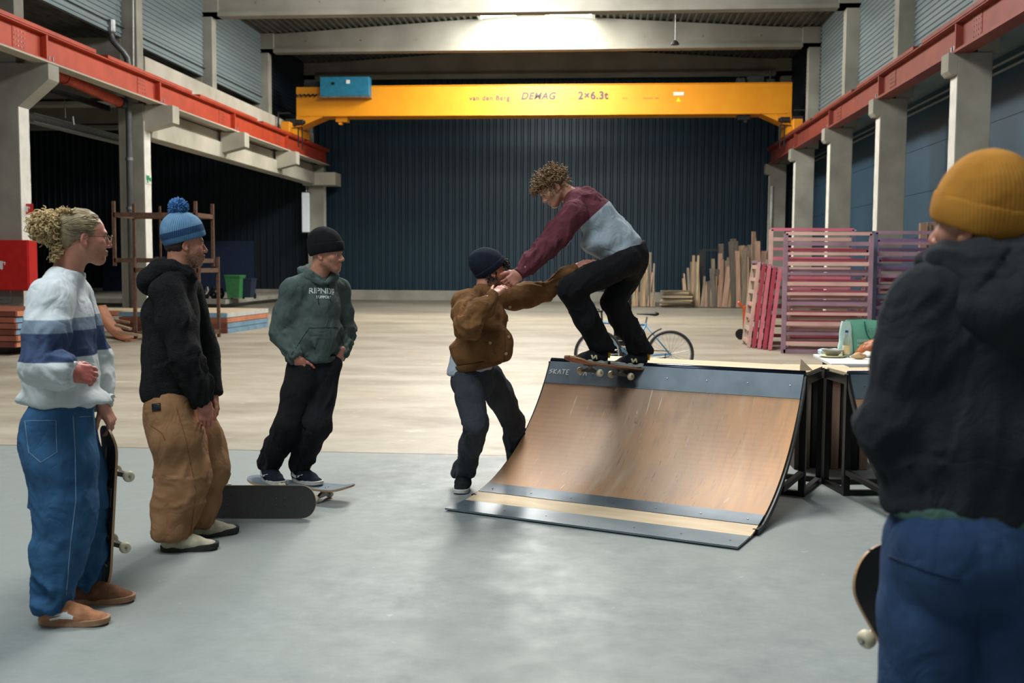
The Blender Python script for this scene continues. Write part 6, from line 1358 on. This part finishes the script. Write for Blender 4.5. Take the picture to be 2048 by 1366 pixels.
    s.box((0,-.02,-.12),(.12,.12,.06),rnd=.01,k=.015,op='-'); V,F = s.mesh(1); V = V+normals(V,F)*(vnoise(V*60,1)*.006)[:,None]; hc = link('hair', np_mesh('hair',V,F), hm_, r, M)
    rr = random.Random(11); paths = []
    for i in range(640):
        d = unit(RNG.randn(3)); d[2] = abs(d[2])*.9 if rr.random() < .75 else d[2]; p = np.array((0,-.02,.04))+d*np.array((.084,.103,.092))
        if p[1] > .05 and p[2] < .07 or p[2] < -.05: continue
        paths.append(curl_path(p, unit(d*.55+np.array((0,.25,-.15))+RNG.randn(3)*.55), rr.uniform(.04,.075), rr.uniform(.007,.012), rr.uniform(1,2), rr, 0, 12))
    for i in range(90): p = np.array((rr.uniform(-.06,.06),.07+rr.uniform(-.01,.02),.075+rr.uniform(-.01,.02))); paths.append(curl_path(p,(rr.uniform(-.4,.4),.8,rr.uniform(-.6,.1)),rr.uniform(.05,.075),.01,1.5,rr,0,12))
    strands(paths,.0042,.002,'curls',mat('hair_brown',(150,118,80),(92,68,46),.6,ns=24),hc,M)
skater()
# ---------------------------------------------------------------- F: black hoodie seen from behind, mustard beanie
def man_back():
    r = thing('person', G(1905,1500)[:], 'man seen from behind in black hoodie, blue jeans and mustard beanie', 'person')
    sk = (196,142,118); f = D3(-.62,.0,.78); c = J(1956,452,2.52); M = head_frame(c, f); nb = J(1970,548,2.5); f = D3(-.25,0,.97)
    lat = A3(D3(-.97,0,.2)); sL, sR = J(1864,608,2.5), J(2100,600,2.44); eL, wL = J(1786,850,2.5), J(1830,985,2.72); eR, wR = J(2150,840,2.45), J(2100,985,2.7)
    hp = J(1930,1060,2.5); hL, kL, aL = J(1874,1080,2.5), J(1856,1420,2.52), J(1850,1790,2.5); hR, kR, aR = J(1988,1080,2.48), J(2005,1420,2.5), J(2010,1800,2.46)
    hd = head_mesh(M, nb, sk, (150,104,68), .95, (120,86,58), neck_r=.058)
    h1 = hand_mesh(wL, D3(.5,-.6,.6), D3(-.6,.2,.6), -1, (.3,.3,.3,.3), skin=sk); h2 = hand_mesh(wR, D3(-.5,-.6,.6), D3(.6,.2,.6), 1, (.3,.3,.3,.3), skin=sk)
    b = limb_mesh([([vl(nb,hp,.15),vl(nb,hp,.5),vl(nb,hp,.85)],[.085,.1,.075]),([sR,eR,wR],[.045,.04,.028]),([sL,eL,wL],[.045,.04,.028]),([hR,kR,aR],[.07,.052,.036]),([hL,kL,aL],[.07,.052,.036])], sk)
    body(r,[hd,h1,h2,b])
    bm_ = fab('hoodie_black',(43,46,49),(36,39,42),1,ns=12,bump=.4,bs=260); s = SDF(.0085)
    s.chain([vl(nb,hp,.1),J(1962,680,2.5),J(1950,860,2.5),J(1936,1010,2.5)],[.085,.13,.14,.14],k=.06,n=lat,sc=1.42); s.cap(vl(nb,sR,.2),sR,.075,.085,k=.06).cap(vl(nb,sL,.2),sL,.075,.085,k=.06)
    trim(s, J(1930,1040,2.5), D3(-.12,-1,0), .4,.12); s.chain([sL,vl(sL,eL,.5),eL,wL],[.09,.088,.078,.06],k=.04); s.chain([sR,vl(sR,eR,.5),eR,wR],[.09,.088,.078,.06],k=.04)
    jk = cloth('hoodie', s, bm_, r, [(sL,eL,.004,.011,12),(eL,wL,.012,.012,16),(sR,eR,.004,.011,12),(eR,wR,.012,.012,16),(vl(nb,hp,.2),hp,.003,.010,7)], 21, .009, 6)
    s = SDF(.008); n0 = A3(f); ln = lat; up = np.array((0,0,1.))
    ring = [nb+n0*.1+ln*.02-up*.01,nb+n0*.06+ln*.085+up*.02,nb-n0*.02+ln*.1+up*.035,nb-n0*.075+ln*.04+up*.03,nb-n0*.075-ln*.04+up*.03,nb-n0*.02-ln*.1+up*.035,nb+n0*.06-ln*.085+up*.02]
    s.chain(ring,[.026,.034,.04,.046,.046,.04,.034],k=.03); s.chain([nb-n0*.085-up*.0,nb-n0*.13-up*.08,nb-n0*.12-up*.17],[.07,.07,.045],k=.06,n=lat,sc=1.75)
    cloth('hood', s, bm_, jk, [(ring[1],ring[3],.006,.006,9),(ring[4],ring[6],.006,.006,9),(nb-n0*.1,nb-n0*.1-up*.16,.006,.010,12)], 22, .008, 8)
    gt = fab('tshirt_green',(70,98,86),(60,86,76)); s = SDF(.009); s.chain([J(1932,1030,2.5),J(1930,1052,2.5)],[.14,.137],k=.03,n=lat,sc=1.36); trim(s,J(1926,1062,2.5),D3(-.22,-1,0),.4,.1); trim(s,J(1932,1000,2.5),(0,0,1),.4,.1); cloth('tshirt', s, gt, r, [], 3, .004)
    jm = fab('jeans_navy',(48,72,104),(36,56,86),ns=6,bs=700); s = SDF(.009); s.chain([J(1928,1058,2.5),J(1926,1130,2.5)],[.118,.126],k=.05,n=lat,sc=1.3); s.ell(J(1890,1120,2.42),(.105,.1,.11),k=.05).ell(J(1972,1120,2.42),(.105,.1,.11),k=.05)
    for h,k_,a in ((hL,kL,aL),(hR,kR,aR)): s.chain([h,vl(h,k_,.45),k_,vl(k_,a,.5),a],[.12,.118,.1,.095,.095],k=.025)
    trim(s,aL+[0,0,-.035],(0,0,-1),.14,.1); trim(s,aR+[0,0,-.035],(0,0,-1),.14,.1)
    jn = cloth('jeans', s, jm, r, [(hL,kL,.005,.006,6),(kL,aL,.006,.012,13),(hR,kR,.005,.006,6),(kR,aR,.006,.012,13)], 24, .009, 5)
    sd_ = fab('denim_seam',(34,52,78)); seam(jn,[(1778,1112),(1850,1140),(1920,1160)],.003,sd_,jn,'seat_seam',8)
    su = fab('shoe_grey',(70,72,76)); 
    for a in (aL,aR): h = a.copy(); h[2] = 0; h = h-A3(D3(-.2,0,1))*.06; shoe(r, h, h+A3(D3(-.2,0,1)), (0,0,1), su, sole_w, lace=fab('lace_grey',(180,180,178)), L=.3)
    mu = ribs(fab('beanie_mustard',(182,126,50),(160,106,38),ns=8,bump=0),80,.25,.002); beanie(r, M, mu, mu, z0=-.012, tilt=-.32, r=(.1,.12,.124), cz=.042, cuffh=.075)
man_back()
# ---------------------------------------------------------------- G: person cut by the picture edge
def man_edge():
    r = thing('person', G(2120,1330)[:], 'dark haired person in pale jeans beyond the mustard beanie, mostly out of view', 'person')
    sk = (190,134,112); f = D3(-.8,-.05,.5); c = J(2078,470,3.25); M = head_frame(c, f); nb = J(2090,560,3.25); lat = A3(D3(-.5,0,-.8))
    sL, sR = J(2070,600,3.45), J(2130,600,3.05); eL, wL = J(2075,760,3.45), J(2090,900,3.4); eR, wR = J(2160,760,3.05), J(2150,900,3.05); hp = J(2105,960,3.25)
    hL, kL, aL = J(2098,970,3.32), J(2096,1190,3.34), J(2100,1440,3.34); hR, kR, aR = J(2112,970,3.15), J(2120,1190,3.15), J(2124,1470,3.15)
    hd = head_mesh(M, nb, sk, (70,50,40), .3, (60,44,36)); h1 = hand_mesh(wL, D3(0,-1,0), D3(-1,0,.2), -1, skin=sk); h2 = hand_mesh(wR, D3(0,-1,0), D3(1,0,-.2), 1, skin=sk)
    b = limb_mesh([([vl(nb,hp,.15),vl(nb,hp,.5),vl(nb,hp,.85)],[.085,.1,.075]),([sR,eR,wR],[.045,.04,.028]),([sL,eL,wL],[.045,.04,.028]),([hR,kR,aR],[.07,.052,.036]),([hL,kL,aL],[.07,.052,.036])], sk); body(r,[hd,h1,h2,b])
    dm = fab('sweater_dark',(40,44,50)); s = SDF(.011); s.chain([vl(nb,hp,.1),vl(nb,hp,.5),vl(nb,hp,.95)],[.09,.125,.125],k=.05,n=lat,sc=1.35); s.cap(nb,sR,.07,.08,k=.05).cap(nb,sL,.07,.08,k=.05); trim(s,vl(nb,hp,1.0),(0,0,-1),.3,.1); s.chain([sR,eR,wR],[.08,.07,.05],k=.03).chain([sL,eL,wL],[.08,.07,.05],k=.03)
    cloth('sweater', s, dm, r, [(sR,eR,.004,.008,12),(eR,wR,.008,.01,15)], 31, .006)
    pj = fab('jeans_pale',(140,176,196),(112,150,174),ns=7); s = SDF(.011); s.chain([hp,vl(hp,kL,.1)],[.12,.12],k=.05,n=lat,sc=1.3)
    for h,k_,a in ((hL,kL,aL),(hR,kR,aR)): s.chain([h,k_,a],[.115,.115,.115],k=.03)
    trim(s,aL+[0,0,-.035],(0,0,-1),.2,.1); cloth('jeans', s, pj, r, [(hL,kL,.004,.008,9),(kL,aL,.01,.015,15),(hR,kR,.004,.008,9),(kR,aR,.01,.015,15)], 32, .008)
    su = fab('shoe_pale',(170,170,168))
    for a in (aL,aR): h = a.copy(); h[2] = 0; h = h-A3(f)*[1,1,0]*.06; shoe(r, h, h+A3(f)*[1,1,0], (0,0,1), su, sole_w, L=.29)
    s = SDF(.006); s.ell((0,-.02,.04),(.088,.106,.094),k=.02); s.box((0,.115,-.05),(.12,.075,.1),rnd=.01,k=.015,op='-'); s.box((0,-.02,-.12),(.12,.12,.06),rnd=.01,k=.015,op='-'); V,F = s.mesh(1); V = V+normals(V,F)*(vnoise(V*70,1)*.006)[:,None]; link('hair', np_mesh('hair',V,F), mat('hair_dark',(52,38,30),(34,25,20),.7,ns=30), r, M)
man_edge()
# ================================================================ light and camera
def area(name, loc, sx, sy, power, col=(1,1,1), rot=(0,0,0)):
    l = bpy.data.lights.new(name, 'AREA'); l.shape = 'RECTANGLE'; l.size = sx; l.size_y = sy; l.energy = power; l.color = col
    o = bpy.data.objects.new(name, l); COL.objects.link(o); o.location = loc; o.rotation_euler = rot; return o
def ball(name, loc, r, power, col=(1,1,1)):
    l = bpy.data.lights.new(name, 'POINT'); l.shadow_soft_size = r; l.energy = power; l.color = col
    o = bpy.data.objects.new(name, l); COL.objects.link(o); o.location = loc; return o
area('skylight_or_fill', (-.5,13.4,10.0), 3.4, 3.6, 1750, (1,.97,.92))  # key light: roof skylight ahead of the people
ball('bay_skylight_ball', (-2.6,24.8,10.0), .9, 2150, (1,.96,.9))  # ball lights added under the ridge, standing for the skylights of the bays
ball('bay_skylight_ball', (-2.6,30.6,10.35), .7, 1900, (1,.97,.92))
ball('bay_skylight_ball', (-2.6,36.3,10.3), .6, 1200, (1,.98,.95))
area('skylight_or_fill', (-3.6,1.6,9.3), 5, 5, 900, (.9,.97,1))  # unseen fill added above the camera end to light the people
w = bpy.data.worlds.new('dim_hall_air'); SC.world = w; w.use_nodes = True
bg = w.node_tree.nodes['Background']; bg.inputs['Color'].default_value = (.55,.62,.66,1); bg.inputs['Strength'].default_value = .3
cam = bpy.data.cameras.new('camera'); co = bpy.data.objects.new('camera', cam); COL.objects.link(co)
cam.sensor_width = 36; cam.lens = 36*FPX/2048; cam.clip_end = 200
co.matrix_world = Matrix.Translation(CP) @ CR.to_4x4()
cam.dof.use_dof = True; cam.dof.focus_distance = 7.2; cam.dof.aperture_fstop = 3.2
SC.camera = co
SC.view_settings.view_transform = 'Standard'; SC.view_settings.look = 'None'; SC.view_settings.exposure = 0.0
SC.cycles.use_denoising = True
